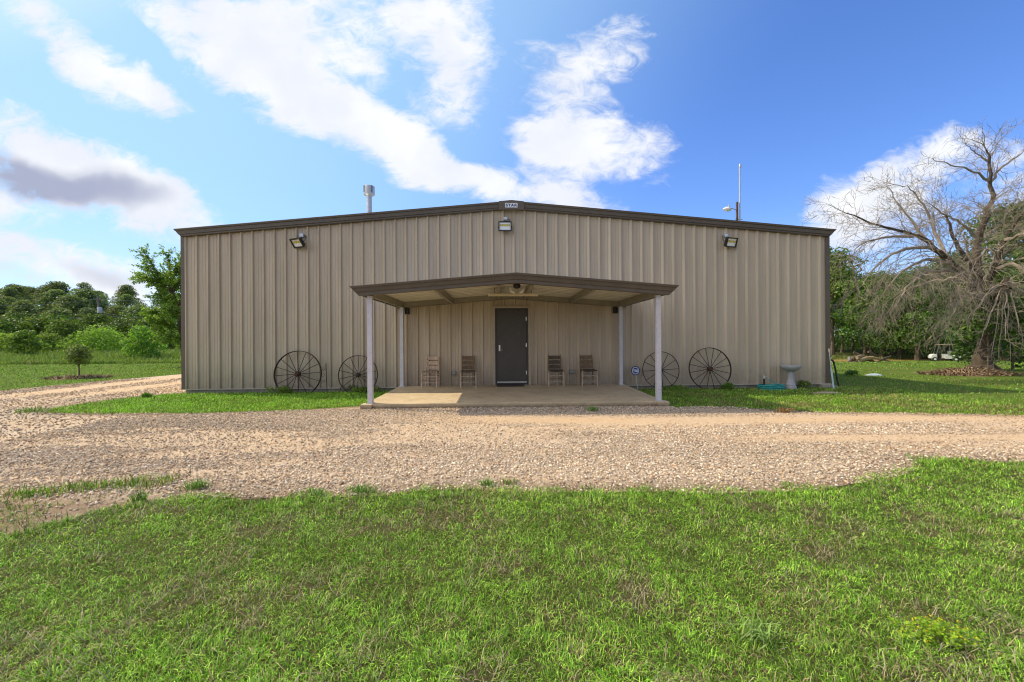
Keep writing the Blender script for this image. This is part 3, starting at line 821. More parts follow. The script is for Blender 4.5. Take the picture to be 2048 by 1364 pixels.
def grime(m, z0, z1, c):
    # splash dirt climbing from the ground on a material whose objects sit at world height
    nt = m.node_tree; b = nt.nodes['Principled BSDF']; src = b.inputs['Base Color'].links[0].from_socket
    sep = nt.nodes.new('ShaderNodeSeparateXYZ'); nt.links.new(objco(nt), sep.inputs[0])
    mr = nt.nodes.new('ShaderNodeMapRange'); mr.inputs[1].default_value = z1; mr.inputs[2].default_value = z0; nt.links.new(sep.outputs[2], mr.inputs[0])
    nz = noise(nt, 11, 5, .7, objco(nt)); mu = nt.nodes.new('ShaderNodeMath'); mu.operation = 'MULTIPLY'; mu.use_clamp = True
    nt.links.new(mr.outputs[0], mu.inputs[0]); nt.links.new(ramp(nt, nz, [(.25, .35), (.6, 1.0)]), mu.inputs[1])
    nt.links.new(mix_rgb(nt, mu.outputs[0], src, c), b.inputs['Base Color'])
grime(M_CONC, 0.02, 0.098, (0.17, 0.12, 0.075))
M_FOUND = simple('foundation_concrete', (0.32, 0.29, 0.25), rough=0.95, var=.25, nscale=4, bump=.6, bscale=30, dirt=(0.18, 0.14, 0.10), spec=.2)
M_GALV = simple('galvanised_steel', (0.52, 0.53, 0.55), rough=0.42, metal=0.65, var=.14, nscale=9)
M_DECK = simple('roof_deck_underside', (0.62, 0.585, 0.50), rough=0.5, var=.1, nscale=4)
M_BEAM = simple('primed_beam', (0.29, 0.26, 0.205), rough=0.55, var=.12, nscale=5)
M_POST = simple('pale_post_paint', (0.56, 0.55, 0.60), rough=0.5, var=.07, nscale=5, dirt=(0.40, 0.36, 0.33))
M_DOOR = simple('door_paint', (0.060, 0.053, 0.044), rough=0.45, var=.10, nscale=2.5, dirt=(0.085, 0.075, 0.06))
M_STEEL = simple('brushed_steel', (0.62, 0.61, 0.58), rough=0.32, metal=0.9, var=.06, nscale=20)
M_BLACK = simple('black_plastic', (0.018, 0.018, 0.019), rough=0.45, var=.2)
M_WHITE = simple('white_enamel', (0.80, 0.79, 0.75), rough=0.4, var=.05)

bld = thing('metal_building', 'long tan ribbed steel building with low gable roof and bronze trim', 'building')

# ribbed panel profile for one 305 mm pitch: (along, outward)
PITCH = 0.3048
RIB = [(0.0, 0.0), (0.082, 0.0), (0.088, 0.006), (0.100, 0.006), (0.106, 0.0), (0.160, 0.0), (0.166, 0.006), (0.178, 0.006), (0.184, 0.0), (0.200, 0.0), (0.250, 0.048), (0.274, 0.048), (0.288, 0.0)]
def rib_profile(length, start=0.0):
    out = []; k = -1
    while True:
        for a, h in RIB:
            s = k * PITCH + a + start
            if 0 <= s <= length: out.append((s, h))
        k += 1
        if k * PITCH + start > length: break
    if out[0][0] > 1e-4: out.insert(0, (0.0, 0.0))
    if out[-1][0] < length - 1e-4: out.append((length, 0.0))
    return out
WB = 0.118                                     # foot of the panels
DX0, DX1, DZT = -0.515, 0.50, 2.345            # door opening
def front_wall():
    mb = MB(); pr = rib_profile(2 * HALF, 0.125)
    pts = [(-HALF + s, h) for s, h in pr]
    # break at the door sides and at the ridge
    for brk in (DX0, DX1, 0.0):
        for i in range(len(pts) - 1):
            if pts[i][0] < brk - 1e-6 < pts[i + 1][0] - 2e-6:
                t = (brk - pts[i][0]) / (pts[i + 1][0] - pts[i][0])
                pts.insert(i + 1, (brk, pts[i][1] + t * (pts[i + 1][1] - pts[i][1]))); break
    for i in range(len(pts) - 1):
        (x0, h0), (x1, h1) = pts[i], pts[i + 1]
        if x1 - x0 < 1e-6: continue
        zb = DZT if (x0 >= DX0 - 1e-6 and x1 <= DX1 + 1e-6) else WB
        z0, z1 = roofz(x0) - .06, roofz(x1) - .06
        mb.add([(x0, -h0, zb), (x1, -h1, zb), (x1, -h1, z1), (x0, -h0, z0)], [(0, 1, 2, 3)])
    # screw heads beside the ribs, in girt lines
    mb.cm = 1
    n = int(2 * HALF / PITCH)
    for zl in (0.30, 2.02, 3.72):
        for k in range(n):
            x = -HALF + .125 + k * PITCH + .225
            if DX0 - .08 < x < DX1 + .08 and zl < 2.4: continue
            if abs(x) < 3.3 and zl == 3.72 and False: continue
            mb.box((x, -0.004, zl + random.uniform(-.004, .004)), (.020, .008, .020))
    return mb
M_SCREW = simple('screw_head', (0.07, 0.06, 0.05), rough=.5)
obj('wall', front_wall(), [M_WALL, M_SCREW], bld)
def side_wall(sx):
    mb = MB(); pr = rib_profile(LEN - .004, .1)
    z = roofz(HALF) - .05
    pts = [(sx * (HALF + h), .002 + s) for s, h in pr]
    for i in range(len(pts) - 1):
        a, b = pts[i], pts[i + 1]
        if abs(b[1] - a[1]) < 1e-6 and abs(a[0] - b[0]) < 1e-6: continue
        mb.add([(a[0], a[1], WB), (b[0], b[1], WB), (b[0], b[1], z), (a[0], a[1], z)], [(0, 1, 2, 3)])
    return mb
for s in (-1, 1): obj('wall', side_wall(s), M_WALL, bld)
mb = MB()
pr = rib_profile(2 * HALF, .1)
for i in range(len(pr) - 1):
    x0, x1 = -HALF + pr[i][0], -HALF + pr[i + 1][0]
    mb.add([(x0, LEN + pr[i][1], WB), (x1, LEN + pr[i + 1][1], WB), (x1, LEN + pr[i + 1][1], roofz(x1) - .06), (x0, LEN + pr[i][1], roofz(x0) - .06)], [(0, 1, 2, 3)])
obj('wall', mb, M_WALL, bld)
# roof: two ribbed slopes
def roof():
    mb = MB()
    for s in (-1, 1):
        pr = rib_profile(LEN + .05, .06)
        for i in range(len(pr) - 1):
            y0, y1 = -.02 + pr[i][0], -.02 + pr[i + 1][0]; h0, h1 = pr[i][1] - .045, pr[i + 1][1] - .045
            xe = s * (HALF + .06)
            mb.add([(0, y0, RZ + h0), (0, y1, RZ + h1), (xe, y1, roofz(xe) + h1), (xe, y0, roofz(xe) + h0)], [(0, 1, 2, 3)])
    return mb
obj('roof', roof(), M_GALV, bld)
def gable_sweep(prof, X, zr, slope, y0, k):
    """profile (dy, dz) swept down both slopes of a gable; lower edges end shorter"""
    mb = MB(); n = len(prof); rings = []
    for s in (-1, 0, 1):
        for dy, dz in prof:
            x = s * (X + k * dz)
            rings.append((x, y0 + dy, zr - slope * abs(x) + dz))
    fs = []
    for r in range(2):
        for i in range(n):
            j = (i + 1) % n
            fs.append((r*n+i, r*n+j, (r+1)*n+j, (r+1)*n+i))
    fs.append(tuple(range(n))); fs.append(tuple(range(3*n - 1, 2*n - 1, -1)))
    mb.add(rings, fs); return mb
RAKE = [(.05, 0), (-.175, 0), (-.180, -.012), (-.175, -.05), (-.150, -.062), (-.143, -.150), (-.118, -.160), (-.118, -.196), (-.06, -.205), (.05, -.205)]
obj('rake_trim', gable_sweep(RAKE, 9.29, RZ, SL, 0, 0.75), M_BROWN, bld)
for s in (-1, 1):
    zt = roofz(9.2)
    pf = [(s*9.146, 0, zt), (s*9.285, 0, zt - .004), (s*9.285, 0, zt - .045), (s*9.262, 0, zt - .06), (s*9.205, 0, zt - .165), (s*9.146, 0, zt - .168)]
    pf = [(p[0], .051, p[2]) for p in pf]
    mb = MB(); mb.prism(pf, (0, .051, 0), (0, LEN, 0)); obj('eave_gutter', mb, M_BROWN, bld)
    # corner trim wraps the corner
    mb = MB()
    zt = roofz(HALF) - .12
    a, b = HALF + .045, HALF - .075
    pts = [(s*b, -.036), (s*b, -.042), (s*a, -.042), (s*a, .10), (s*(a-.006), .10), (s*(a-.006), -.036)]
    mb.prism([(p[0], p[1], WB + .004) for p in pts], (0, 0, WB + .004), (0, 0, zt)); obj('corner_trim', mb, M_BROWN, bld)
mb = MB()
for x0, x1 in ((-HALF - .05, DX0 - .06), (DX1 + .06, HALF + .05)):
    mb.box(((x0 + x1) / 2, -.024, WB - .008), (x1 - x0, .052, .022))
obj('base_trim', mb, simple('base_angle', (0.42, 0.37, 0.31), rough=.5), bld)
mb = MB(); mb.box((0, LEN / 2 + .02, -.05), (2 * HALF - .04, LEN - .03, .30)); mb.box((HALF - .12, -.06, .02), (.34, .22, .16)); mb.box((HALF + .06, .04, -.03), (.3, .3, .16))
obj('foundation', mb, M_FOUND, bld)
# ridge cap plate at the gable peak
mb = MB()
mb.prism([(-.35, -.181, roofz(.35) + .010), (0, -.181, RZ + .014), (.35, -.181, roofz(.35) + .010), (.35, -.181, RZ - .255), (-.35, -.181, RZ - .255)], (0, -.181, 0), (0, -.192, 0))
obj('peak_plate', mb, M_BROWN, bld)
# door
M_FRAME = simple('door_frame_paint', (0.052, 0.045, 0.037), rough=.45, var=.1)
mb = MB()
jl, jr, jt = DX0, DX1, DZT
for a in (jl, jr): mb.box((a, -.026, (jt + .15) / 2 + .02), (.075, .085, jt - .15 + .04))
mb.box(((jl + jr) / 2, -.024, jt + .02), (jr - jl - .08, .079, .07))
obj('jamb_trim', mb, M_JAMB, bld)
mb = MB()
for a in (jl + .060, jr - .060): mb.box((a, -.006, .155 + (jt - .02 - .155) / 2), (.045, .06, jt - .02 - .155))
mb.box(((jl + jr) / 2, -.0065, jt - .04), (jr - jl - .165, .061, .045))
obj('door_frame', mb, M_FRAME, bld)
mb = MB(); dl, dr = jl + .085, jr - .085
mb.box(((dl + dr) / 2, .012, .185 + (jt - .065 - .185) / 2), (dr - dl, .045, jt - .065 - .185))
door = obj('door', mb, M_DOOR, bld, bevel=.003)
mb = MB(); mb.box((dl + .075, -.015, 1.20), (.045, .012, .17)); mb.tube([(dl + .075, -.02, 1.15), (dl + .075, -.06, 1.15), (dl + .085, -.066, 1.15), (dl + .17, -.066, 1.148)], .010, 8)
obj('handle', mb, M_STEEL, door, smooth=True)
for zz in (2.03, 1.28, .50):
    mb = MB(); mb.tube([(dr + .004, -.020, zz - .055), (dr + .004, -.020, zz + .055)], .010, 8); mb.box((dr - .012, -.0125, zz), (.022, .006, .10))
    obj('hinge', mb, M_STEEL, door)
mb = MB(); mb.box(((dl + dr) / 2, -.022, .235), (dr - dl - .01, .022, .032)); obj('door_sweep', mb, M_STEEL, door)
mb = MB(); mb.box(((jl + jr) / 2, -.02, .168), (jr - jl - .09, .10, .022)); obj('threshold', mb, simple('threshold_metal', (.16, .16, .18), rough=.4, metal=.6), bld)

# emblem sign on the peak
sg = thing('building_sign', 'small white STAR nameplate with blue letters on the gable peak', 'sign', (0, -.194, RZ - .135))
mb = MB(); mb.box((0, 0, 0), (.345, .008, .125)); obj('panel', mb, simple('sign_white', (.78, .80, .86), rough=.35, var=.03), sg, bevel=.003)
M_NAVY = simple('navy_paint', (.012, .03, .16), rough=.4, var=.05)
text_mesh('lettering', 'STAR', .105, M_NAVY, sg, (0, -.006, -.002), sx=1.18, bold=.0035, spacing=1.12)

# flood lights
M_LENS = simple('floodlight_glass', (.82, .84, .90), rough=.12, var=.04, spec=.6)
M_LED = simple('led_chip', (.72, .60, .10), rough=.4, var=.1)
M_JBOX = simple('grey_box', (.46, .49, .54), rough=.4, metal=.3, var=.08)
def floodlight(x, z, yaw, tilt, jx, jz, label, label_left):
    t = thing('floodlight', label, 'floodlight', (x, -.05, z), 0, 'floodlights along the gable wall')
    q = Matrix.Rotation(yaw, 3, 'Z') @ Matrix.Rotation(tilt, 3, 'X')
    c = Vector((0, -.13, 0))
    def tr(mb):
        mb.v = [tuple(q @ Vector(p) + c) for p in mb.v]; return mb
    W, H = .37, .27
    mb = MB()
    mb.box((0, .03, 0), (W - .03, .06, H - .03))
    for k in range(9): mb.box((-.14 + k * .035, .075, 0), (.008, .04, H - .08))
    for s in (-1, 1):
        mb.box((s * (W / 2 - .014), -.012, 0), (.028, .05, H)); mb.box((0, -.012, s * (H / 2 - .014)), (W - .057, .049, .028))
    obj('housing', tr(mb), M_BLACK, t)
    mb = MB(); mb.box((0, -.006, 0), (W - .06, .006, H - .06)); obj('lens', tr(mb), M_LENS, t)
    mb = MB(); mb.box((0, -.0105, .025), (W - .09, .003, .055)); obj('reflector_band', tr(mb), simple('reflector_band', (.42, .36, .11), rough=.4), t)
    for k in range(4):
        mb = MB(); mb.box((-.10 + k * .067, -.0145, .018), (.036, .005, .034)); obj('led', tr(mb), M_LED, t)
    mb = MB(); mb.bar((0, .045, -.01), (0, .02, .0), .03, .03)
    mb = MB()
    for s in (-1, 1):
        p = q @ Vector((s * (W / 2 + .008), .02, -.02)) + c
        mb.bar(p, (s * .11, .042, -.02), .006, .035)
    mb.box((0, .030, -.02), (.24, .012, .05)); obj('bracket', mb, M_BLACK, t)
    dx, dz = jx - x, jz - z
    mb = MB(); mb.box((dx, -.012, dz), (.115, .075, .10)); jb = obj('junction_box', mb, M_JBOX, t, bevel=.004)
    mb = MB(); mb.box((dx, -.0535, dz + .005), (.085, .008, .06)); obj('cover', mb, simple('box_cover', (.72, .75, .82), rough=.35), jb)
    mb = MB(); e = 1 if label_left else -1
    mb.tube([(dx + e * .055, -.02, dz), (dx + e * .11, -.03, dz - .02), (dx + e * .12, -.04, dz - .09), (e * .06, -.02, -.02)], .008, 6); obj('cable', mb, M_BLACK, t, smooth=True)
floodlight(-5.92, 4.15, R(-24), R(38), -5.85, 4.38, 'floodlight high on the left of the wall, turned outward and steeply down', True)
floodlight(-.18, 4.61, R(0), R(6), -.165, 4.85, 'floodlight below the gable peak, facing straight ahead', True)
floodlight(6.23, 4.16, R(17), R(20), 6.14, 4.375, 'floodlight high on the right of the wall, turned outward below the antenna', False)

# ================================================================== PORCH
mb = MB()
slabv = [(-3.16, .0), (3.16, .0), (3.16, -3.09), (-3.16, -3.09)]
top = [(x, y - .05, .158 if y > -1 else .108) for x, y in slabv]; bot = [(x, y - .05, -.12) for x, y in slabv]
mb.add(top + bot, [(3, 2, 1, 0), (4, 5, 6, 7), (0, 1, 5, 4), (1, 2, 6, 5), (2, 3, 7, 6), (3, 0, 4, 7)])
struct(obj('porch_slab', mb, M_CONC, bevel=.012))
for s, lab in ((-1, 'left'), (1, 'right')):
    mb = MB(); mb.box((s * 3.115, -3.06, .020), (.24, .26, .165))
    o = obj('footing', mb, M_CONC, bevel=.015); struct(o)

porch = thing('porch_canopy', 'low gabled porch canopy with bronze fascia on four pale posts', 'canopy')
PR, PS = 2.815, 0.080
def pz(x): return PR - PS * abs(x)
PF = [(.14, -.001), (-.15, -.001), (-.155, -.010), (-.150, -.045), (-.125, -.055), (-.112, -.132), (-.088, -.142), (-.085, -.205), (.0, -.210), (.0, -.195), (.14, -.195)]
obj('fascia', gable_sweep(PF, 3.405, PR, PS, -3.16, 0.85), M_BROWN, porch)
for s in (-1, 1):
    zt = pz(3.36)
    pf = [(s*3.24, zt), (s*3.395, zt - .002), (s*3.395, zt - .04), (s*3.365, zt - .055), (s*3.30, zt - .165), (s*3.24, zt - .17)]
    mb = MB(); mb.prism([(p[0], -3.019, p[1]) for p in pf], (0, -3.019, 0), (0, -.04, 0)); obj('gutter', mb, M_BROWN, porch)
def porch_deck():
    mb = MB()
    for s in (-1, 1):
        y = -3.02; rows = []
        while y < -.045:
            for a, h in ((0, .055), (.10, .055), (.12, 0), (.25, 0), (.27, .055)):
                if y + a < -.045: rows.append((y + a, h))
            y += .30
        for i in range(len(rows) - 1):
            (y0, h0), (y1, h1) = rows[i], rows[i + 1]
            xe = s * 3.235
            mb.add([(0, y0, PR - .07 + h0), (0, y1, PR - .07 + h1), (xe, y1, pz(xe) - .07 + h1), (xe, y0, pz(xe) - .07 + h0)], [(0, 1, 2, 3)])
    return mb
obj('roof_deck', porch_deck(), M_DECK, porch)
# roof skin above the deck so that no light leaks through
mb = MB()
for s in (-1, 1):
    xe = s * 3.26
    mb.add([(0, -3.02, PR - .008), (0, -.04, PR - .008), (xe, -.04, pz(xe) - .008), (xe, -3.02, pz(xe) - .008)], [(0, 1, 2, 3)])
obj('roof_skin', mb, M_GALV, porch)
for x in (-3.06, -1.68, -.36, .36, 1.68, 3.06):
    mb = MB(); zt = pz(x) - .074
    mb.bar((x, -3.018, zt - .075), (x, -.135, zt - .075), .075, .15); obj('rafter', mb, M_BEAM, porch, bevel=.004)
LEDGER = [(.0, -.055), (-.09, -.055), (-.09, -.215), (-.105, -.225), (.0, -.225)]
obj('ledger_beam', gable_sweep(LEDGER, 3.23, PR, PS, -.038, 0), M_BEAM, porch)
for x, y, b in ((-3.06, -3.04, .10), (3.05, -3.04, .10), (-3.06, -.20, .156), (3.05, -.20, .156)):
    mb = MB(); t_ = pz(x) - .205
    mb.box((x, y, (b + t_) / 2), (.102 if y < -1 else .095, .1, t_ - b)); post = obj('post', mb, M_POST, porch, bevel=.006)
    mb = MB(); mb.box((x, y, b + .005), (.17, .17, .012))
    for bx in (-.065, .065):
        for by in (-.065, .065): mb.lathe([(.011, b + .010), (.011, b + .024), (.0, b + .026)], (x + bx, y + by, 0), 6)
    obj('base_plate', mb, M_GALV, post)

# strip light and twin-headed lamp under the porch ridge
sl_ = thing('strip_light', 'long cream strip light hanging under the porch ridge', 'light fixture', (-.01, -1.65, 2.53))
mb = MB(); mb.box((0, 0, 0), (1.18, .13, .058)); obj('body', mb, simple('cream_enamel', (.74, .64, .46), rough=.45, var=.05), sl_, bevel=.008)
for s in (-1, 1):
    mb = MB(); mb.box((s * .597, 0, 0), (.014, .134, .066)); obj('end_cap', mb, M_WHITE, sl_)
    mb = MB(); mb.tube([(s * .45, 0, .028), (s * .45, 0, PR - .05 - .04 - 2.53)], .006, 6); obj('hanger', mb, M_BLACK, sl_)
tl = thing('twin_lamp', 'black lamp with two white curved shades above the strip light', 'light fixture', (.075, -1.95, 2.765))
mb = MB(); mb.lathe([(.05, 0), (.085, -.004), (.088, -.07), (.07, -.10), (.05, -.115)], n=20); obj('body', mb, M_BLACK, tl, smooth=True)
mb = MB(); mb.box((0, 0, .004), (.13, .13, .012)); obj('mount_plate', mb, M_WHITE, tl)
for s in (-1, 1):
    mb = MB(); pts = []; rr = []
    for k in range(9):
        a = R(8 + 84 * k / 8); pts.append((s * (.030 + .135 * math.sin(a) ** 1.0 * (1) ), -.02, -.085 - .135 * math.cos(a))); rr.append(.016 + .022 * math.sin(math.pi * k / 8))
    mb.tube(pts, rr, 10); obj('shade', mb, M_WHITE, tl, smooth=True)

# small speakers beside the tops of the rear posts
for s, lab in ((-1, 'small dark speaker on the wall beside the left rear porch post'), (1, 'small dark speaker on the wall beside the right rear porch post')):
    t = thing('speaker', lab, 'speaker', (s * 2.93, -.11, 2.25), R(20) * s)
    mb = MB(); mb.box((0, 0, 0), (.11, .09, .17)); obj('cabinet', mb, simple('speaker_brown', (.035, .028, .022), rough=.5), t, bevel=.01)
    mb = MB(); mb.box((0, -.048, 0), (.09, .008, .15)); obj('grille', mb, M_BLACK, t)
    mb = MB(); mb.bar((0, .04, .0), (0, .078, 0), .03, .03); obj('bracket', mb, M_BLACK, t)

# outlets
for x, z, lab in ((-1.65, .50, 'grey outlet box on the wall left of the door, between two chairs'), (1.68, .515, 'grey outlet box on the wall right of the door, between two chairs')):
    t = thing('outlet_box', lab, 'outlet', (x, -.05, z))
    mb = MB(); mb.box((0, 0, 0), (.105, .07, .12)); obj('box', mb, simple('outlet_grey', (.17, .19, .185), rough=.5), t, bevel=.006)
    mb = MB(); mb.prism([(-.06, -.036, .062), (.06, -.036, .062), (.052, -.075, -.02), (-.052, -.075, -.02)], (0, 0, 0), (0, -.008, -.004)); obj('flap_cover', mb, simple('outlet_flap', (.24, .26, .25), rough=.4), t)

# door mat
mt = MB(); mt.box((-.06, -.30, .176), (.76, .34, .018)); mt.cm = 0
tag(obj('door_mat', mt, simple('mat_fibre', (.050, .042, .036), rough=.95, var=.4, nscale=40, bump=.8, bscale=120), bevel=.004), 'dark doormat on the slab in front of the door', 'doormat')

# ---- ladder-back chairs
def wood(name, c):
    m, nt, b = nmat(name)
    f = noise(nt, 1, 6, .65, objco(nt, (38, 38, 5))); f2 = noise(nt, 9, 4, .6, objco(nt))
    k = mix_rgb(nt, ramp(nt, f, [(.3, 0.), (.7, 1.)]), tuple(v * .55 for v in c), tuple(v * 1.3 for v in c))
    k = mix_rgb(nt, ramp(nt, f2, [(.45, 0.), (.7, .5)]), k, tuple(v * .6 for v in c))
    nt.links.new(k, b.inputs['Base Color']); b.inputs['Roughness'].default_value = .8; return m
def woven(name, a, c):
    m, nt, b = nmat(name)
    ck = nt.nodes.new('ShaderNodeTexChecker'); ck.inputs['Scale'].default_value = 26
    nt.links.new(objco(nt), ck.inputs[0]); f = noise(nt, 30, 4, .6, objco(nt))
    k = mix_rgb(nt, ck.outputs['Fac'], mix_rgb(nt, f, tuple(v * .7 for v in a), a), mix_rgb(nt, f, tuple(v * .7 for v in c), c))
    nt.links.new(k, b.inputs['Base Color']); b.inputs['Roughness'].default_value = .85; return m
def chair(x, y, rz, label, frame, slat, seat, lean=.10, back=.86, slats=3, pale=None):
    t = thing('ladderback_chair', label, 'chair', (x, y, .157 - .016 * (abs(y) + .05)), rz, 'old ladderback chairs on the porch')
    front = pale or frame
    for s in (-1, 1):
        mb = MB(); mb.tube([(s * .205, -.19, 0), (s * .205, -.19, .25), (s * .20, -.19, .455)], [.015, .019, .017], 8); obj('leg', mb, front, t, smooth=True)
        mb = MB(); mb.tube([(s * .175, .17, 0), (s * .172, .175, .42), (s * .168, .175 + lean * .5, .66), (s * .165, .175 + lean, back - .03), (s * .165, .175 + lean, back)], [.016, .019, .017, .014, .007], 8); obj('back_post', mb, frame, t, smooth=True)
        for z in (.16, .29):
            mb = MB(); mb.tube([(s * .205, -.19, z + .02), (s * .175, .17, z + .02)], .009, 6); obj('rung', mb, front, t)
    for z in (.14, .30):
        mb = MB(); mb.tube([(-.205, -.19, z), (.205, -.19, z)], .0105, 6); obj('rung', mb, front, t)
    mb = MB(); mb.tube([(-.175, .17, .20), (.175, .17, .20)], .009, 6); obj('rung', mb, frame, t)
    for k in range(slats):
        z = .52 + (back - .60) * k / max(1, slats - 1) ; h = .098 - .005 * k
        yb = .175 + lean * (z - .42) / (back - .42)
        mb = MB(); pts = []
        for i in range(7):
            xx = -.165 + .33 * i / 6; pts.append((xx, yb + .022 * (1 - (xx / .165) ** 2)))
        for i in range(6):
            (xa, ya), (xb, ybb) = pts[i], pts[i + 1]
            e0 = .010 * (1 - (xa / .165) ** 2); e1 = .010 * (1 - (xb / .165) ** 2)
            v = [(xa, ya - .005, z - h / 2), (xb, ybb - .005, z - h / 2), (xb, ybb - .005, z + h / 2 + e1), (xa, ya - .005, z + h / 2 + e0),
                 (xa, ya + .005, z - h / 2), (xb, ybb + .005, z - h / 2), (xb, ybb + .005, z + h / 2 + e1), (xa, ya + .005, z + h / 2 + e0)]
            mb.add(v, [(0, 1, 2, 3), (7, 6, 5, 4), (3, 2, 6, 7), (1, 0, 4, 5)])
        obj('back_slat', mb, slat, t)
    mb = MB(); n = 8
    vs = []
    for j in range(n + 1):
        for i in range(n + 1):
            u, v = i / n, j / n
            hw = .205 - .03 * v
            vs.append(((-1 + 2 * u) * (hw + .012), -.205 + .385 * v, .447 - .022 * math.sin(math.pi * u) * math.sin(math.pi * v)))
    vs += [(p[0], p[1], p[2] - .032) for p in vs]
    q = (n + 1) ** 2; fs = []
    for j in range(n):
        for i in range(n):
            a = j * (n + 1) + i; fs += [(a, a + 1, a + n + 2, a + n + 1), (q + a + n + 1, q + a + n + 2, q + a + 1, q + a)]
    for i in range(n):
        a = i; b = n * (n + 1) + i; c = i * (n + 1); d = i * (n + 1) + n
        fs += [(a + 1, a, q + a, q + a + 1), (b, b + 1, q + b + 1, q + b), (c, c + n + 1, q + c + n + 1, q + c), (d + n + 1, d, q + d, q + d + n + 1)]
    mb.add(vs, fs); obj('seat', mb, seat, t, smooth=False)
    return t
WA, WB_, WC = wood('pinkish_worn_wood', (.58, .42, .31)), wood('grey_worn_wood', (.25, .165, .10)), wood('dark_worn_wood', (.21, .138, .080))
WP = wood('pale_worn_wood', (.50, .42, .33))
chair(-2.235, -.40, R(-4), 'palest pinkish ladderback chair with bold slats, farthest left of the door', WA, WA, woven('pale_weave', (.46, .37, .28), (.10, .055, .04)), .08)
chair(-1.21, -.39, R(4), 'dark ladderback chair with pale legs, nearest the door on its left', WB_, WC, woven('brown_weave', (.16, .125, .09), (.07, .05, .035)), .10, pale=WP)
chair(1.185, -.40, R(-1), 'brown ladderback chair just right of the door with a sagging seat', WC, wood('brown_slat', (.105, .078, .052)), woven('dark_weave', (.10, .07, .045), (.045, .03, .02)), .09, pale=WP)
chair(2.09, -.40, R(2), 'darkest ladderback chair, nearest the right rear porch post', WC, WC, woven('darker_weave', (.085, .06, .04), (.04, .028, .02)), .10, pale=wood('pinkish_leg_wood', (.46, .37, .29)))

# ---- iron wheels leaning on the wall
M_RUST = simple('rusty_iron', (.040, .026, .021), rough=.75, var=.45, nscale=14, dirt=(.09, .035, .02))
M_RUSTR = simple('red_rust', (.075, .030, .020), rough=.85, var=.4, nscale=18, dirt=(.03, .018, .014))
def wheel(x, zc, r, spokes, label, rim_w=.06, hub_r=.06, hub=M_RUST, phase=0.0, lean=6, rot=0):
    base = -.12 if zc - r > -.2 else zc - r
    t = thing('iron_wheel', label, 'wheel', (x, -.06 - math.sin(R(lean)) * (r + zc) , 0), 0, 'old iron spoked wheels leaning on the wall')
    q = Matrix.Rotation(R(-lean), 3, 'X') @ Matrix.Rotation(R(90), 3, 'X')
    c = Vector((0, 0, zc))
    mb = MB(); n = 64
    prof = [(r, -rim_w / 2), (r, rim_w / 2), (r - .014, rim_w / 2), (r - .014, -rim_w / 2)]
    vs = []; fs = []
    for k in range(n):
        a = 2 * math.pi * k / n
        for rr, h in prof: vs.append(q @ Vector((rr * math.cos(a), rr * math.sin(a), h)) + c)
    for k in range(n):
        for i in range(4): fs.append((k*4+i, k*4+(i+1) % 4, ((k+1) % n)*4+(i+1) % 4, ((k+1) % n)*4+i))
    mb.add(vs, fs); obj('rim', mb, M_RUST, t)
    mb = MB(); mb.lathe([(.0, -.085), (hub_r * .55, -.085), (hub_r * .6, -.05), (hub_r, -.04), (hub_r, .04), (hub_r * .6, .05), (hub_r * .55, .085), (.0, .085)], c, 18, q); obj('hub', mb, hub, t, smooth=True)
    for k in range(spokes):
        a = 2 * math.pi * (k + phase) / spokes; off = .022 if k % 2 else -.022
        p0 = q @ Vector((hub_r * .8 * math.cos(a), hub_r * .8 * math.sin(a), off)) + c
        p1 = q @ Vector(((r - .012) * math.cos(a + .03), (r - .012) * math.sin(a + .03), 0)) + c
        mb = MB(); mb.tube([p0, p1], .0085, 6); obj('spoke', mb, M_RUST, t)
    return t
wheel(-5.93, .525, .645, 16, 'largest iron spoked wheel with thick rim, leaning left of the hooked stake', .07, .075, M_RUSTR, .1)
wheel(-4.285, .485, .545, 14, 'iron spoked wheel standing partly behind the left front porch post', .045, .06, M_RUST, .4)
wheel(4.20, .555, .525, 12, 'thin rimmed iron wheel standing behind the right front porch post', .030, .05, M_RUST, .06)
wheel(5.60, .575, .605, 16, 'iron spoked wheel with rusty red hub, between the right post and the hose', .055, .07, M_RUSTR, .35)

# wire hook stake beside the largest wheel
t = thing('hook_stake', 'thin black iron stake with curled wire hooks beside the largest wheel', 'garden stake', (-4.95, -.62, 0))
mb = MB(); mb.tube([(-.0, 0, -.03), (-.05, .05, .83)], .011, 6); obj('stake', mb, M_RUST, t)
mb = MB()
def curl(cx, cz, r0, s):
    return [(cx + s * r0 * (1 - .06 * k) * math.cos(k * .62), .03, cz + r0 * (1 - .06 * k) * math.sin(k * .62)) for k in range(13)]
mb.tube([(-.045, .045, .74)] + [(-.13 - .05 * math.sin(k * .8), .04, .74 - .02 * k) for k in range(6)], .005, 5)
mb.tube(curl(-.13, .52, .07, -1), .005, 5); mb.tube(curl(-.12, .34, .06, 1), .005, 5); mb.tube(curl(-.10, .67, .05, 1), .005, 5)
obj('wire_scroll', mb, M_RUST, t, smooth=True)
# small pot ring tied to the second wheel
t = thing('wire_ring', 'small dark wire ring at the foot of the wheel by the left post', 'ring', (-4.66, -.30, .12))
mb = MB(); mb.tube([(.062 * math.cos(a * .35), -.01, .062 * math.sin(a * .35)) for a in range(19)], .009, 6); obj('ring', mb, M_RUST, t, smooth=True)
mb = MB(); mb.tube([(0, 0, -.062), (0, .01, -.13)], .006, 5); obj('pin', mb, M_RUST, t)

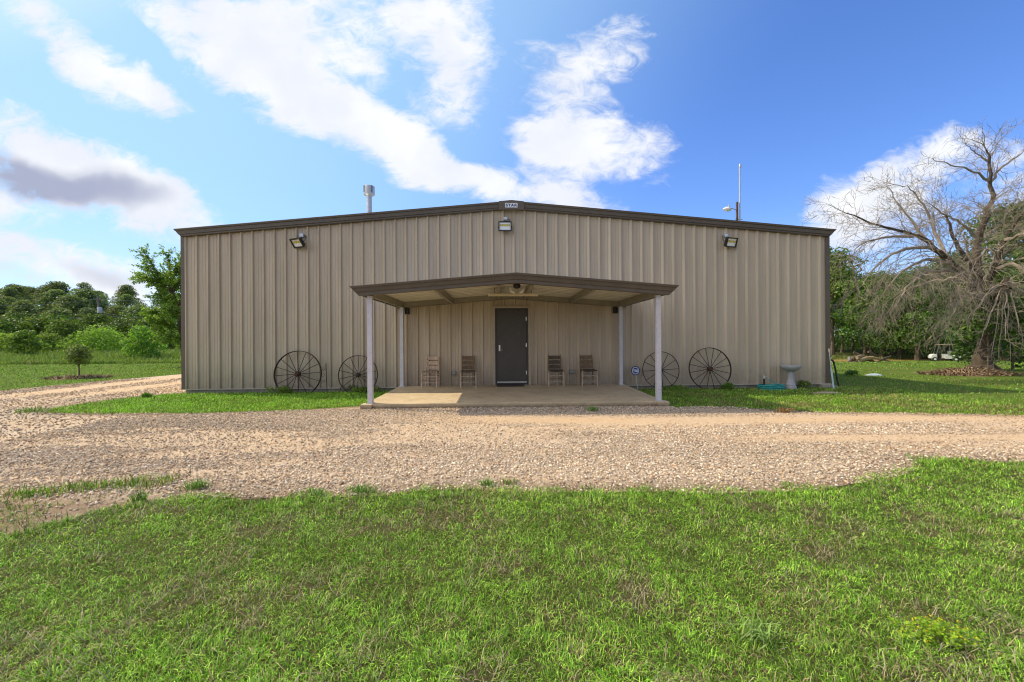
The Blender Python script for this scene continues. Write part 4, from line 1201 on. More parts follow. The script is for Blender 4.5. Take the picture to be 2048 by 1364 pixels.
# round security sign on a stake
t = thing('security_sign', 'round navy sign with white TSS letters on a leaning pale stake', 'sign', (3.50, -.30, 0))
q = Matrix.Rotation(R(-7), 3, 'Y')
mb = MB(); mb.tube([q @ Vector((0, .01, -.02)), q @ Vector((0, .01, .52))], .012, 8); obj('stake', mb, simple('pale_stake', (.50, .48, .43), rough=.5), t)
def disc(r, y0, y1, rin=0):
    mb = MB(); n = 40; c = q @ Vector((0, 0, .555))
    for rr in ([r] if not rin else [r, rin]): pass
    vs = []; fs = []
    ring = [(r, y0), (r, y1)] + ([(rin, y1), (rin, y0)] if rin else [])
    m_ = len(ring)
    for k in range(n):
        a = 2 * math.pi * k / n
        for rr, y in ring: vs.append(Vector((rr * math.cos(a), y, rr * math.sin(a))) + c)
    for k in range(n):
        for i in range(m_ if rin else 1): fs.append((k*m_+i, k*m_+(i+1) % m_, ((k+1) % n)*m_+(i+1) % m_, ((k+1) % n)*m_+i))
    if not rin: fs.append(tuple(k * m_ for k in range(n))); fs.append(tuple(k * m_ + 1 for k in range(n - 1, -1, -1)))
    mb.add(vs, fs); return mb
M_SW = simple('sign_pale', (.66, .68, .80), rough=.4, var=.04)
sd = obj('disc', disc(.128, -.010, -.002), M_NAVY, t)
obj('ring_band', disc(.100, -.0125, -.0105, .083), M_SW, sd)
c = q @ Vector((0, 0, .555))
text_mesh('lettering', 'TSS', .092, M_SW, sd, (c.x, -.0125, c.z - .008), sx=1.0, bold=.005)

# bird bath
t = thing('bird_bath', 'pale grey concrete bird bath against the right end of the wall', 'bird bath', (7.80, -.36, 0)); t.scale = (.87, .87, 1)
M_BB = simple('bird_bath_stone', (.37, .37, .39), rough=.8, var=.15, nscale=8, bump=.4, bscale=60, dirt=(.30, .29, .28))
mb = MB(); mb.lathe([(.155, -.02), (.165, .03), (.160, .085), (.135, .10), (.145, .115), (.140, .135), (.125, .16), (.098, .30), (.085, .42), (.092, .47), (.115, .50)], n=28); obj('pedestal', mb, M_BB, t, smooth=True)
mb = MB(); mb.lathe([(.115, .50), (.19, .535), (.27, .59), (.302, .640), (.300, .662), (.280, .660), (.20, .615), (.05, .585), (.0, .583)], n=32); bowl = obj('bowl', mb, M_BB, t, smooth=True)

# yard hydrant and coiled hose
t = thing('yard_hydrant', 'short black water hydrant with metal spout above the coiled hose', 'hydrant', (7.13, -.22, 0))
mb = MB(); mb.tube([(0, 0, -.05), (0, 0, .30)], .026, 10); obj('pipe', mb, M_BLACK, t, smooth=True)
mb = MB(); mb.tube([(0, 0, .29), (0, 0, .37)], .034, 10); mb.tube([(0, 0, .33), (.06, -.03, .335), (.09, -.045, .29)], .020, 8); obj('spout', mb, M_STEEL, t, smooth=True)
mb = MB(); mb.tube([(0, 0, .365), (-.02, .02, .40), (-.01, 0, .41)], .012, 6); obj('handle', mb, simple('tan_handle', (.5, .38, .25), rough=.5), t)
mb = MB(); pts = []
rg = random.Random(3); turns = 7
for k in range(turns * 26):
    a = k * 2 * math.pi / 26; tt = k / (turns * 26)
    r = .385 - .16 * ((k // 26) % 3) / 2 * .9 + .03 * math.sin(a * 1.7 + k * .01) - .05 * tt
    pts.append((r * math.cos(a), r * .72 * math.sin(a) * 1.0, .022 + .016 * (k // 26) + .006 * math.sin(a * 3 + tt * 9)))
pts += [(.13, .02, .16), (.07, .07, .22), (.0, .10, .27)]
mb.tube(pts, .014, 7)
o = obj('garden_hose', mb, simple('teal_hose', (.018, .27, .25), rough=.4, var=.2, nscale=6), smooth=True, loc=(7.22, -.40, 0)); tag(o, 'teal garden hose coiled on the grass below the hydrant', 'hose')

# things leaning at the right corner
t = thing('metal_rod', 'pale blue-grey metal rod leaning by the right corner of the building', 'rod', (8.98, -.42, 0))
mb = MB(); mb.tube([(.0, 0, .0), (.055, .16, .56)], .022, 8); obj('sleeve', mb, simple('pale_rod', (.45, .55, .60), rough=.4), t)
mb = MB(); mb.tube([(.055, .16, .56), (.11, .30, 1.06)], .012, 8); obj('shaft', mb, M_GALV, t)
mb = MB(); mb.tube([(.106, .29, 1.02), (.116, .315, 1.12)], .022, 8); obj('grip', mb, simple('cream_grip', (.55, .50, .40)), t)
o = MB(); o.tube([(0, 0, .78)] + [(.10 * math.sin(R(a)) + .02, 0, .67 + .11 * math.cos(R(a))) for a in range(0, 91, 15)] + [(.145, -.02, .5), (.17, -.04, .25), (.21, -.06, .0)], .024, 10)
hs_ = obj('black_pipe', o, M_BLACK, smooth=True, loc=(9.45, .30, 0)); tag(hs_, 'black bent pipe arching down behind the metal rod', 'pipe')
t = thing('meter_box', 'low dark box on the ground at the right corner of the building', 'box', (9.34, .45, 0))
mb = MB(); mb.box((0, 0, .14), (.22, .3, .30)); obj('body', mb, simple('dark_box', (.05, .055, .065), rough=.5), t, bevel=.01)
mb = MB(); mb.box((0, 0, .30), (.25, .33, .025)); obj('lid', mb, M_BLACK, t, bevel=.005)

# flue pipe on the roof
t = thing('flue_pipe', 'galvanised flue pipe with drum cap rising above the left roof slope', 'flue', (-5.23, 4.0, roofz(5.23) - .08))
zt = 7.25 - (roofz(5.23) - .08)
mb = MB(); mb.tube([(0, 0, 0), (0, 0, zt - .30)], .098, 20); obj('pipe', mb, M_GALV, t, smooth=True)
mb = MB(); mb.lathe([(.10, zt - .39), (.13, zt - .35), (.20, zt - .33), (.205, zt - .30), (.20, zt - .02), (.17, zt), (.0, zt + .005)], n=28); cap = obj('drum_cap', mb, M_GALV, t, smooth=True)
mb = MB()
for k in range(4):
    a = R(45 + 90 * k); mb.box((.204 * math.cos(a), .204 * math.sin(a), zt - .15), (.03, .03, .26), Matrix.Rotation(a, 3, 'Z'))
obj('cap_slot', mb, simple('slot_dark', (.09, .10, .13), rough=.5), cap)
mb = MB(); mb.lathe([(.26, 0), (.25, .04), (.12, .10), (.105, .14)], n=24); obj('flashing', mb, M_GALV, t, smooth=True)

# yard light pole and antenna mast beyond the right wall
px_, py_ = 11.05, 8.0
t = thing('yard_light', 'brown wooden pole carrying a small yard lamp above the right roof slope', 'lamp post', (px_, py_, 0))
mb = MB(); mb.tube([(0, 0, -.2), (0, 0, 8.0)], [.085, .052], 10); obj('pole', mb, wood('pole_wood', (.13, .08, .065)), t, smooth=True)
mb = MB(); mb.tube([(-.03, 0, 7.62), (-.22, -.02, 7.68), (-.40, -.04, 7.70)], .020, 6); obj('arm', mb, M_GALV, t)
mb = MB(); q = Matrix.Rotation(R(14), 3, 'Y'); mb.lathe([(.05, .09), (.11, .06), (.19, -.02), (.18, -.05), (.10, -.09), (0, -.11)], (-.50, -.04, 7.66), 18, q); obj('lamp_head', mb, M_WHITE, t, smooth=True)
mb = MB(); mb.tube([(-.40, -.04, 7.72), (-.40, -.04, 7.86)], .03, 8); obj('photocell', mb, M_GALV, t)
t = thing('antenna_mast', 'thin tall galvanised antenna mast clamped beside the lamp pole', 'antenna', (px_ + .13, py_ - .02, 0))
mb = MB(); mb.tube([(0, 0, 0), (0, 0, 9.65)], .033, 8); obj('mast', mb, M_GALV, t, smooth=True)
mb = MB(); mb.tube([(-.22, .02, 7.15), (.12, 0, 7.17)], .018, 6); obj('clamp', mb, M_GALV, t)
mb = MB(); mb.lathe([(.036, 9.62), (.05, 9.66), (.055, 9.78), (.02, 9.84), (.0, 9.85)], (.02, 0, 0), 10); obj('mast_cap', mb, M_GALV, t, smooth=True)

# ================================================================== VEGETATION
leaf_mat = attr_mat('leaf', rough=0.5, trans=0.45, spec=0.3, objvar=0.16)
bark_mat = simple('bark', (.13, .10, .075), rough=.95, var=.4, nscale=6, bump=.6, bscale=20, spec=.1)
dead_mat = simple('weathered_dead_wood', (.30, .25, .195), rough=.9, var=.35, nscale=3, spec=.15)
deadbark_mat = simple('dead_tree_bark', (.085, .066, .050), rough=.95, var=.4, nscale=5, bump=.8, bscale=18, spec=.1)

def leaf_quads(P, nrm, size, cols, g, aspect=.6, fold=.25):
    """one folded diamond leaf (two triangles) for each point"""
    n = len(P)
    nrm = nrm / np.maximum(np.linalg.norm(nrm, axis=1, keepdims=True), 1e-6)
    t = g.normal(size=(n, 3)); t -= nrm * (t * nrm).sum(1, keepdims=True); t /= np.maximum(np.linalg.norm(t, axis=1, keepdims=True), 1e-6)
    b = np.cross(nrm, t)
    L = size[:, None]; W = L * aspect
    a0 = P - t * L * .5; a1 = P + t * L * .5
    s0 = P + b * W * .5 + nrm * L * fold * .5; s1 = P - b * W * .5 + nrm * L * fold * .5
    V = np.stack([a0, s0, a1, s1], 1).reshape(-1, 3)
    base = np.arange(n)[:, None, None] * 4
    F = (np.array([(0, 1, 2), (0, 2, 3)])[None] + base).reshape(-1, 3)
    C = np.repeat(cols, 4, 0)
    return V, F, C

GREENS = {
    'wood': [(0.09,0.18,0.034),(0.12,0.215,0.042),(0.065,0.13,0.028),(0.17,0.265,0.06)],
    'far': [(0.115,0.185,0.080),(0.145,0.215,0.088),(0.09,0.14,0.066),(0.19,0.245,0.10)],  # paler and bluer, with distance haze put into the leaf colour
    'bright': [(0.19,0.34,0.045),(0.22,0.37,0.06),(0.15,0.27,0.04),(0.26,0.40,0.08)],
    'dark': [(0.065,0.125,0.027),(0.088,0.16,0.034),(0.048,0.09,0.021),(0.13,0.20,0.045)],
    'elm': [(0.17,0.28,0.05),(0.21,0.32,0.06),(0.13,0.22,0.04),(0.26,0.36,0.085)],
    'young': [(0.15,0.23,0.06),(0.18,0.26,0.07),(0.11,0.165,0.05),(0.24,0.30,0.10)],
}
def crown_leaves(g, lobes, n, size, pal, shell=.45, up=.35):
    pal = np.array(pal); nl = len(lobes)
    c = np.array([l[:3] for l in lobes]); r = np.array([l[3:6] for l in lobes])
    vol = r.prod(1) ** (2 / 3); k = g.choice(nl, n, p=vol / vol.sum())
    d = g.normal(size=(n, 3)); d /= np.linalg.norm(d, axis=1, keepdims=True)
    d[:, 2] = np.where(d[:, 2] < -.2, np.abs(d[:, 2]) * g.choice([1, -1], n, p=[.55, .45]), d[:, 2])
    rad = shell + (1.08 - shell) * g.random(n) ** .6
    P = c[k] + d * r[k] * rad[:, None]
    nr = d * .8 + g.normal(size=(n, 3)) * .7 + np.array([0, 0, up])
    lobe_tone = g.uniform(.72, 1.25, nl)[k]
    col = pal[g.integers(0, len(pal), n)] * (lobe_tone * g.uniform(.75, 1.25, n))[:, None]
    return leaf_quads(P, nr, size * g.uniform(.6, 1.3, n), col, g)
def make_lobes(g, H, base, rad, n, taper=.6, lobe=.34):
    """clumps spread through an egg-shaped crown from height base to H"""
    out = []
    for i in range(n):
        t = ((i + g.random()) / n) ** .85
        z = base + (H - base) * (.08 + .86 * t)
        env = rad * math.sin(math.pi * (.16 + .80 * t) ** taper) ** .8
        a = i * 2.39996 + g.normal(0, .35); rr = env * math.sqrt(g.uniform(.12, 1.0)) * .86
        s = rad * lobe * g.uniform(.7, 1.25)
        out.append((rr * math.cos(a), rr * math.sin(a), z, s * 1.15, s * 1.15, s * .78))
    return out
def trunk_mesh(g, H, r0, lobes, lean=.04, limbs=7, start=.35):
    mb = MB(); top = Vector((g.normal(0, lean) * H, g.normal(0, lean) * H, H * .8))
    pts = [Vector((0, 0, -.3))]; k = 7
    for i in range(1, k + 1):
        t = i / k; pts.append(Vector((top.x * t * t + g.normal(0, .012) * H * .5, top.y * t * t + g.normal(0, .012) * H * .5, top.z * t)))
    mb.tube(pts, [r0 * 1.35] + [r0 * (1 - .82 * (i / k)) for i in range(1, k + 1)], 7)
    for i in g.choice(len(lobes), min(limbs, len(lobes)), replace=False):
        l = Vector(lobes[i][:3]); t = max(.15, min(.9, (l.z * .62) / top.z)); b = pts[min(k, max(1, int(t * k)))]
        m_ = (b + l) / 2 + Vector((0, 0, -.06 * H * .3))
        mb.tube([b, m_, l], [r0 * .42 * (1 - .5 * t), r0 * .25, r0 * .08], 5)
    return mb
def make_tree(name, seed, H, base, rad, nlobes, nleaf, size, pal, r0, label=None, group=None, lobe=.34, taper=.6, limbs=7, shell=.45, cat='tree'):
    g = np.random.default_rng(seed)
    t = thing(name, label, cat, group=group)
    lobes = make_lobes(g, H, base, rad, nlobes, taper, lobe)
    V, F, C = crown_leaves(g, lobes, nleaf, size, pal, shell)
    mesh_np('crown', V, F, leaf_mat, C, t)
    obj('trunk', trunk_mesh(g, H, r0, lobes, limbs=limbs), bark_mat, t, smooth=True)
    return t

# ---- the wooded hillside on the left: individual trees, several forms
LW_LABEL = 'leafy tree in the dense wood covering the low hill on the left'
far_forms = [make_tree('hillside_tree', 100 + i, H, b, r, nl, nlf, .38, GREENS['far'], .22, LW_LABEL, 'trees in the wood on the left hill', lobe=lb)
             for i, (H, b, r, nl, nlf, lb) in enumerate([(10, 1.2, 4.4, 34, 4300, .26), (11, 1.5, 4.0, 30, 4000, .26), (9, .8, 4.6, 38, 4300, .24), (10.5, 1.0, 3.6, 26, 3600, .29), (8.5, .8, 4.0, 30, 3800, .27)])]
def skyline(px):
    return np.interp(px, [-300, -80, 0, 60, 110, 150, 185, 215, 250, 290, 330, 380, 460], [560, 566, 572, 566, 560, 562, 572, 592, 585, 588, 582, 592, 600])
def left_wood():
    g = np.random.default_rng(91); first = [True] * len(far_forms); k = 0
    for d, sp, jit in ((56, 6.4, 1.2), (64, 6.8, 1.5), (73, 7.2, 2), (83, 7.8, 2), (95, 8.6, 2), (108, 9.6, 2)):
        lat = -1.36 * d
        while lat < -.66 * d:
            la = lat + g.normal(0, .9); dd = d + g.normal(0, jit)
            p = CAM + rgt * la + fwd * dd
            z = tz(p.x, p.y)
            px = 1024 + la / dd * 845; want = skyline(px)
            full = 1.4 + (687 - want) / 845 * dd - z          # height that carries the wood's skyline at this distance
            frac = {56: .62, 64: .74, 73: .86, 83: .95, 95: 1.0, 108: 1.0}[d]
            hgt = max(5.5, full * frac * g.uniform(.88, 1.06))
            f = far_forms[k % len(far_forms)]; H0 = [10, 11, 9, 10.5, 8.5][k % len(far_forms)]
            s = hgt / H0; rs = s * g.uniform(1.05, 1.35) if s < 1.3 else 1.25 * g.uniform(.9, 1.1)
            o = f if first[k % len(far_forms)] else dup(f)
            first[k % len(far_forms)] = False
            o.location = (p.x, p.y, z - .1); o.rotation_euler = (0, 0, g.uniform(0, 6.28)); o.scale = (rs, rs, s)
            k += 1; lat += sp * g.uniform(.85, 1.15)
left_wood()

def shrub(name, label, x, y, H, rad, n, size, pal, seed, nl=14, base=.05, cat='shrub', group=None, z=None, r0=.04):
    t = make_tree(name, seed, H, base, rad, nl, n, size, GREENS[pal], r0, label, group, lobe=.42, taper=.75, limbs=8, shell=.35, cat=cat)
    t.location = (x, y, tz(x, y) if z is None else z); return t
def at(lat, d): p = CAM + rgt * lat + fwd * d; return p.x, p.y
# shrubs along the meadow, nearest first; each with a look of its own
x, y = at(-(1024 - 285) / 845 * 33, 33); shrub('shrub', 'upright light green shrub standing at the lawn edge near the left corner of the building', x, y, 2.55, 1.22, 3600, .17, 'bright', 121, 16)
x, y = at(-(1024 - 200) / 845 * 40, 40); shrub('shrub', 'broad rounded bright green shrub behind the small lawn tree', x, y, 2.1, 2.5, 4200, .20, 'bright', 122, 22)
x, y = at(-(1024 - 50) / 845 * 36, 36); shrub('shrub', 'dark triangular shrub at the far left of the meadow', x, y, 2.3, 1.25, 2600, .18, 'elm', 123, 14)
x, y = at(-(1024 - 95) / 845 * 42, 42); shrub('shrub', 'low pale green shrub between the dark triangular shrub and the round one', x, y, 1.9, 1.5, 2200, .19, 'elm', 124, 12)
x, y = at(-(1024 - 10) / 845 * 40, 40); shrub('shrub', 'yellow-green bush cut by the left edge of the picture', x, y, 2.0, 1.6, 2200, .2, 'bright', 125, 12)
BACK = 'dark shrubs along the foot of the left wood'
for i, (px, d, h) in enumerate([(130, 47, 3.6), (165, 49, 3.0), (225, 48, 3.2), (255, 50, 3.6), (310, 47, 3.8), (340, 50, 4.4), (75, 48, 3.8), (20, 47, 3.6), (-40, 46, 3.5), (360, 46, 3.5), (190, 52, 4.2), (110, 52, 4.2), (45, 53, 4.5), (280, 53, 4.4)]):
    x, y = at(-(1024 - px) / 845 * d, d)
    if i == 0: s0 = shrub('dark_shrub', 'dark green shrub in the thicket along the foot of the left wood', x, y, 3.6, 2.3, 2600, .26, 'wood', 131, 16, group=BACK)
    else:
        o = dup(s0, (x, y, tz(x, y)), i * 1.3, scale=(h / 3.4, h / 3.4, h / 3.6))

# small clipped lawn tree in its mulch ring
yt = thing('young_tree', 'small round-headed tree on a thin stem in a mulch ring on the left lawn', 'tree', (-17.55, 5.7, tz(-17.55, 5.7)))
g = np.random.default_rng(141)
lob = [(0.0, 0, .98, .34, .34, .30), (-.24, .05, .82, .30, .30, .22), (.25, -.04, .80, .30, .30, .22), (0, .25, .78, .28, .28, .22), (.02, -.25, .84, .28, .28, .24), (-.10, 0, 1.20, .24, .24, .20), (.16, .02, 1.14, .24, .24, .20), (-.3, -.05, 1.02, .2, .2, .18), (.32, .03, 1.0, .2, .2, .16), (-.16, 0, .62, .2, .2, .12), (.14, 0, .62, .22, .22, .12)]
V, F, C = crown_leaves(g, lob, 1700, .085, GREENS['young'], .3)
mesh_np('crown', V, F, leaf_mat, C, yt)
mb = MB(); mb.tube([(0, 0, -.1), (.01, 0, .3), (-.02, 0, .6), (0, 0, .95)], [.032, .026, .022, .010], 7)
for l in lob[1:7]: mb.tube([(0, 0, .5), (l[0] * .5, l[1] * .5, .68), l[:3]], [.016, .012, .005], 5)
obj('trunk', mb, bark_mat, yt, smooth=True)
def mulch(name, label, x, y, rx, ry, h, cols, n, seed, cat='mulch bed'):
    g = np.random.default_rng(seed); mb = MB(); m_ = 40; rings = 7; vs = [(x, y, tz(x, y) + h)]
    for r in range(1, rings + 1):
        for k in range(m_):
            a = 2 * math.pi * k / m_; w = 1 + .16 * math.sin(3 * a + seed) + .10 * math.sin(7 * a + 2 * seed)
            t = r / rings; xx = x + rx * t * w * math.cos(a); yy = y + ry * t * w * math.sin(a)
            vs.append((xx, yy, tz(xx, yy) + h * (math.cos(t * math.pi) * .5 + .5) * (1 + .5 * (fbm(xx, yy, .5, seed) - .5)) + (.02 if r < rings else -.01)))
    fs = [(0, 1 + k, 1 + (k + 1) % m_) for k in range(m_)]
    for r in range(rings - 1):
        for k in range(m_): fs.append((1 + r*m_+k, 1 + (r+1)*m_+k, 1 + (r+1)*m_+(k+1) % m_, 1 + r*m_+(k+1) % m_))
    mb.add(vs, fs)
    c = cols[0]
    o = obj(name, mb, simple('mulch_' + str(seed), c, rough=.95, var=.45, nscale=9, bump=1, bscale=30, dirt=cols[1], spec=.1), smooth=True)
    a = g.uniform(0, 6.28, n); rr = np.sqrt(g.random(n)) * 1.05
    px, py = x + rx * rr * np.cos(a), y + ry * rr * np.sin(a)
    zz = np.array([tz(u, v) for u, v in zip(px, py)]) + h * (np.cos(np.clip(rr, 0, 1) * np.pi) * .5 + .5)
    pal = np.array(cols)[g.integers(0, len(cols), n)] * g.uniform(.6, 1.4, (n, 1))
    ch = blades('chips', px, py, g.uniform(.08, .2, n), g.uniform(.02, .045, n), np.abs(g.normal(1.6, .4, n)), pal, seed, attr_chip, z=zz + .01)
    ch.parent = o; ch['kind'] = 'stuff'
    tag(o, label, cat); return o
attr_chip = attr_mat('wood_chip', rough=.9, spec=.1)
mulch('mulch_ring', 'thin ring of brown mulch around the stem of the small lawn tree', -17.5, 5.65, 1.05, .8, .03, [(.19, .14, .085), (.28, .22, .14), (.11, .08, .05)], 380, 151)

# ---- branching trees
class Grow:
    def __init__(s, seed): s.g = random.Random(seed); s.mb = MB(); s.tips = []; s.n = 0
    def rnd(s, a=1.0): return Vector((s.g.gauss(0, a), s.g.gauss(0, a), s.g.gauss(0, a)))
    def branch(s, p, d, L, r, steps, droop, wob, sides=5, rend=.25, curl=0):
        pts = [Vector(p)]; d = Vector(d).normalized()
        for i in range(steps):
            d = (d + s.rnd(wob) + Vector((0, 0, -droop * (.4 + i / steps)))).normalized()
            pts.append(pts[-1] + d * L / steps)
        s.mb.tube(pts, [r * (1 - (1 - rend) * i / steps) for i in range(steps + 1)], sides, cap=False); s.n += 1
        return pts
    def side_dir(s, d, ang):
        d = d.normalized(); o = d.orthogonal().normalized(); o.rotate(Quaternion(d, s.g.uniform(0, 6.283)))
        return (d * math.cos(ang) + o * math.sin(ang)).normalized()
    def spawn(s, pts, r0, r1, levels, t0=.2):
        """levels: list of (count per metre, length, radius factor, steps, droop, wob, angle)"""
        if not levels: s.tips.append((pts[-1], (pts[-1] - pts[-2]).normalized())); return
        per, L, rf, steps, droop, wob, ang = levels[0]
        ln = sum((pts[i + 1] - pts[i]).length for i in range(len(pts) - 1))
        n = max(1, int(ln * per * (1 - t0) + s.g.random()))
        for i in range(n):
            t = t0 + (1 - t0) * (i + s.g.random()) / n
            f = t * (len(pts) - 1); k = min(int(f), len(pts) - 2); q = f - k
            p = pts[k].lerp(pts[k + 1], q); d = pts[k + 1] - pts[k]
            r = (r0 + (r1 - r0) * t) * rf; l = L * s.g.uniform(.5, 1.25) * (1.15 - .45 * t)
            nd = s.side_dir(d, ang * s.g.uniform(.65, 1.3))
            r = max(r * .85, .0062)
            bp = s.branch(p, nd, l, r, steps, droop, wob, 4 if r > .02 else 3)
            s.spawn(bp, r, r * .3, levels[1:], .15)
        # the leader ends in a few finer shoots
        if len(levels) > 1:
            for _ in range(2):
                bp = s.branch(pts[-1], s.side_dir(pts[-1] - pts[-2], .35), L * .7, max(r1 * .8, .005), steps, droop, wob, 3)
                s.spawn(bp, r1 * .8, r1 * .3, levels[1:], .1)
def spline(pts, n):
    pts = [Vector(p) for p in pts]; out = []
    P = [pts[0] * 2 - pts[1]] + pts + [pts[-1] * 2 - pts[-2]]
    for i in range(1, len(P) - 2):
        for k in range(n):
            t = k / n; a, b, c, d = P[i - 1], P[i], P[i + 1], P[i + 2]
            out.append(.5 * ((2 * b) + (c - a) * t + (2 * a - 5 * b + 4 * c - d) * t * t + (3 * b - a - 3 * c + d) * t ** 3))
    return out + [pts[-1]]

def dead_tree():
    BX, BY = 18.42, 3.98; zb = tz(BX, BY)
    t = thing('dead_tree', 'large bare dead tree with drooping grey branches at the right edge of the lawn', 'tree', (BX, BY, zb))
    # limbs in the tree's own frame: (across, away, up) in metres
    def Q(px, py, dd=0.0):
        d = 16.45 + dd; return Vector(((px - 1965) / 845 * d + dd * 1.113, dd, (677 - py) / 845 * d + 1.4 - zb))
    T = Grow(5); W = Grow(6)
    trunk = spline([Q(1962, 752), Q(1966, 715), Q(1974, 680), Q(1970, 640), Q(1964, 600)], 4)
    T.mb.tube(trunk, [.46, .36, .31, .29, .27] + [.25 - .007 * i for i in range(len(trunk) - 5)], 12)
    for a in range(6):    # root flare
        an = a * 1.05 + .3; T.mb.tube([(0, 0, .35), (.35 * math.cos(an), .35 * math.sin(an), .12), (.75 * math.cos(an), .75 * math.sin(an), -.06)], [.26, .18, .05], 7)
    LV_UP = [(4.6, 1.35, .45, 6, .012, .17, .75), (5.4, .80, .5, 5, .01, .22, .8), (6.5, .42, .6, 4, .0, .24, .75)]
    LV_DR = [(4.2, 1.35, .50, 6, .17, .13, .65), (4.8, .75, .55, 5, .20, .16, .6), (3.8, .42, .6, 3, .2, .18, .6)]
    LV_HANG = [(3.4, 1.05, .55, 6, .14, .26, .85), (4.6, .6, .6, 5, .14, .30, .85), (4.0, .32, .6, 3, .1, .3, .8)]
    limbs = [
        ([Q(1964, 600), Q(1958, 545, .3), Q(1960, 485, .5), Q(1974, 432, .6), Q(1990, 400, .6), Q(1985, 362, .6), Q(1982, 322, .7), Q(1978, 300, .7)], .16, .03, LV_UP),
        ([Q(1986, 362, .6), Q(1952, 345, .4), Q(1905, 330, .2), Q(1868, 322, 0)], .055, .010, LV_UP[1:]),
        ([Q(1986, 364, .6), Q(2012, 332, .8), Q(2050, 306, 1), Q(2085, 280, 1.2)], .060, .012, LV_UP[1:]),
        ([Q(1982, 322, .7), Q(1960, 306, .7), Q(1938, 290, .7), Q(1925, 275, .7)], .030, .008, LV_UP[1:]),
        ([Q(1982, 318, .7), Q(1995, 300, .7), Q(2005, 282, .6)], .030, .008, LV_UP[1:]),
        ([Q(1965, 605), Q(1928, 553, -.5), Q(1886, 515, -.8), Q(1850, 484, -1), Q(1802, 464, -1.1), Q(1750, 452, -1.2), Q(1685, 428, -1.2)], .15, .018, LV_UP),
        ([Q(1852, 484, -1), Q(1816, 440, -.8), Q(1788, 402, -.6), Q(1772, 376, -.5)], .055, .010, LV_UP[1:]),
        ([Q(1886, 515, -.8), Q(1866, 462, -.2), Q(1852, 420, .2), Q(1826, 384, .4), Q(1800, 372, .4)], .075, .012, LV_UP),
        ([Q(1830, 472, -1), Q(1770, 476, -1.5), Q(1720, 488, -1.8), Q(1690, 512, -2)], .060, .012, LV_DR),
        ([Q(1860, 495, -1), Q(1800, 500, -1.8), Q(1750, 525, -2.3), Q(1712, 572, -2.6)], .075, .014, LV_DR),
        ([Q(1900, 530, -.8), Q(1850, 520, -1.6), Q(1795, 545, -2.2), Q(1755, 590, -2.4)], .080, .014, LV_DR),
        ([Q(1946, 572, -.5), Q(1900, 545, -1.3), Q(1850, 545, -1.9), Q(1806, 575, -2.2), Q(1772, 620, -2.3)], .085, .015, LV_DR),
        ([Q(1930, 555, -.4), Q(1880, 560, .8), Q(1830, 575, 1.4), Q(1790, 600, 1.8)], .075, .014, LV_DR),
        ([Q(1964, 600), Q(1990, 540, -.5), Q(2012, 480, -1), Q(2042, 432, -1.2), Q(2082, 400, -1.3)], .12, .02, LV_UP),
        ([Q(2012, 480, -1), Q(2040, 470, -1.8), Q(2075, 480, -2.4), Q(2100, 520, -2.6)], .07, .014, LV_DR),
        ([Q(1968, 640), Q(1990, 592, -1.4), Q(2006, 566, -2.2), Q(2012, 580, -2.7)], .13, .05, LV_HANG[:1]),
        ([Q(1964, 560, .2), Q(1932, 520, .2), Q(1906, 472, .2), Q(1892, 432, .2), Q(1862, 410, .2)], .11, .014, LV_UP),
        ([Q(1961, 485, .5), Q(1932, 452, .5), Q(1902, 434, .5), Q(1870, 440, .4)], .07, .012, LV_UP),
        ([Q(1974, 432, .6), Q(2000, 420, 1.2), Q(2035, 425, 1.6), Q(2075, 415, 1.8)], .07, .012, LV_UP),
        ([Q(1964, 600), Q(1950, 560, 1.2), Q(1945, 510, 2.2), Q(1935, 470, 3)], .12, .02, LV_UP),
        ([Q(1966, 590), Q(1940, 590, -1.5), Q(1915, 600, -2.2), Q(1890, 640, -2.5)], .07, .014, LV_DR),
        ([Q(1966, 620), Q(1960, 570, -1.2), Q(1930, 545, -2), Q(1895, 560, -2.4)], .08, .014, LV_DR),
        ([Q(1975, 560, -.3), Q(1990, 520, -1.3), Q(1975, 500, -2.0), Q(1945, 520, -2.5)], .08, .014, LV_DR),
        ([Q(1990, 540, -.5), Q(2025, 530, -1.3), Q(2060, 560, -1.8), Q(2085, 620, -2)], .08, .016, LV_DR),
    ]
    hang0 = Q(2006, 572, -2.3)
    for px, py, dd in ((1925, 640, -2.8), (1905, 668, -2.6), (1945, 700, -2.8), (1975, 705, -2.6), (1990, 720, -2.5), (2012, 715, -2.9), (2038, 690, -2.8), (2052, 640, -2.6), (2070, 600, -2.4), (1960, 660, -3.1), (2000, 680, -3.3), (2028, 660, -3.2), (1940, 620, -3.2), (1895, 640, -2.5)):
        e = Q(px, py, dd); m_ = hang0.lerp(e, .45) + Vector((0, 0, .28))
        limbs.append(([hang0, m_, e], .026, .008, LV_HANG[1:]))
    for pts, r0, r1, lv in limbs:
        pts = spline(pts, 4)
        # slight irregular kinks
        for i in range(1, len(pts) - 1): pts[i] = pts[i] + T.rnd(.025 if r0 > .05 else .02)
        rad = [r0 + (r1 - r0) * (i / (len(pts) - 1)) ** .8 for i in range(len(pts))]
        (T if r0 > .1 else W).mb.tube(pts, rad, 8 if r0 > .1 else 5, cap=False)
        W.spawn(pts, r0 * .55, r1, lv, .22 if r0 > .1 else .12)
    obj('trunk', T.mb, deadbark_mat, t, smooth=True)
    obj('branches', W.mb, dead_mat, t, smooth=True)
    return t
dead_tree()
mulch('mulch_mound', 'low mound of brown wood mulch around the foot of the dead tree', 17.7, 3.8, 1.7, .85, .20, [(.27, .19, .115), (.38, .28, .17), (.15, .105, .065)], 1000, 152)

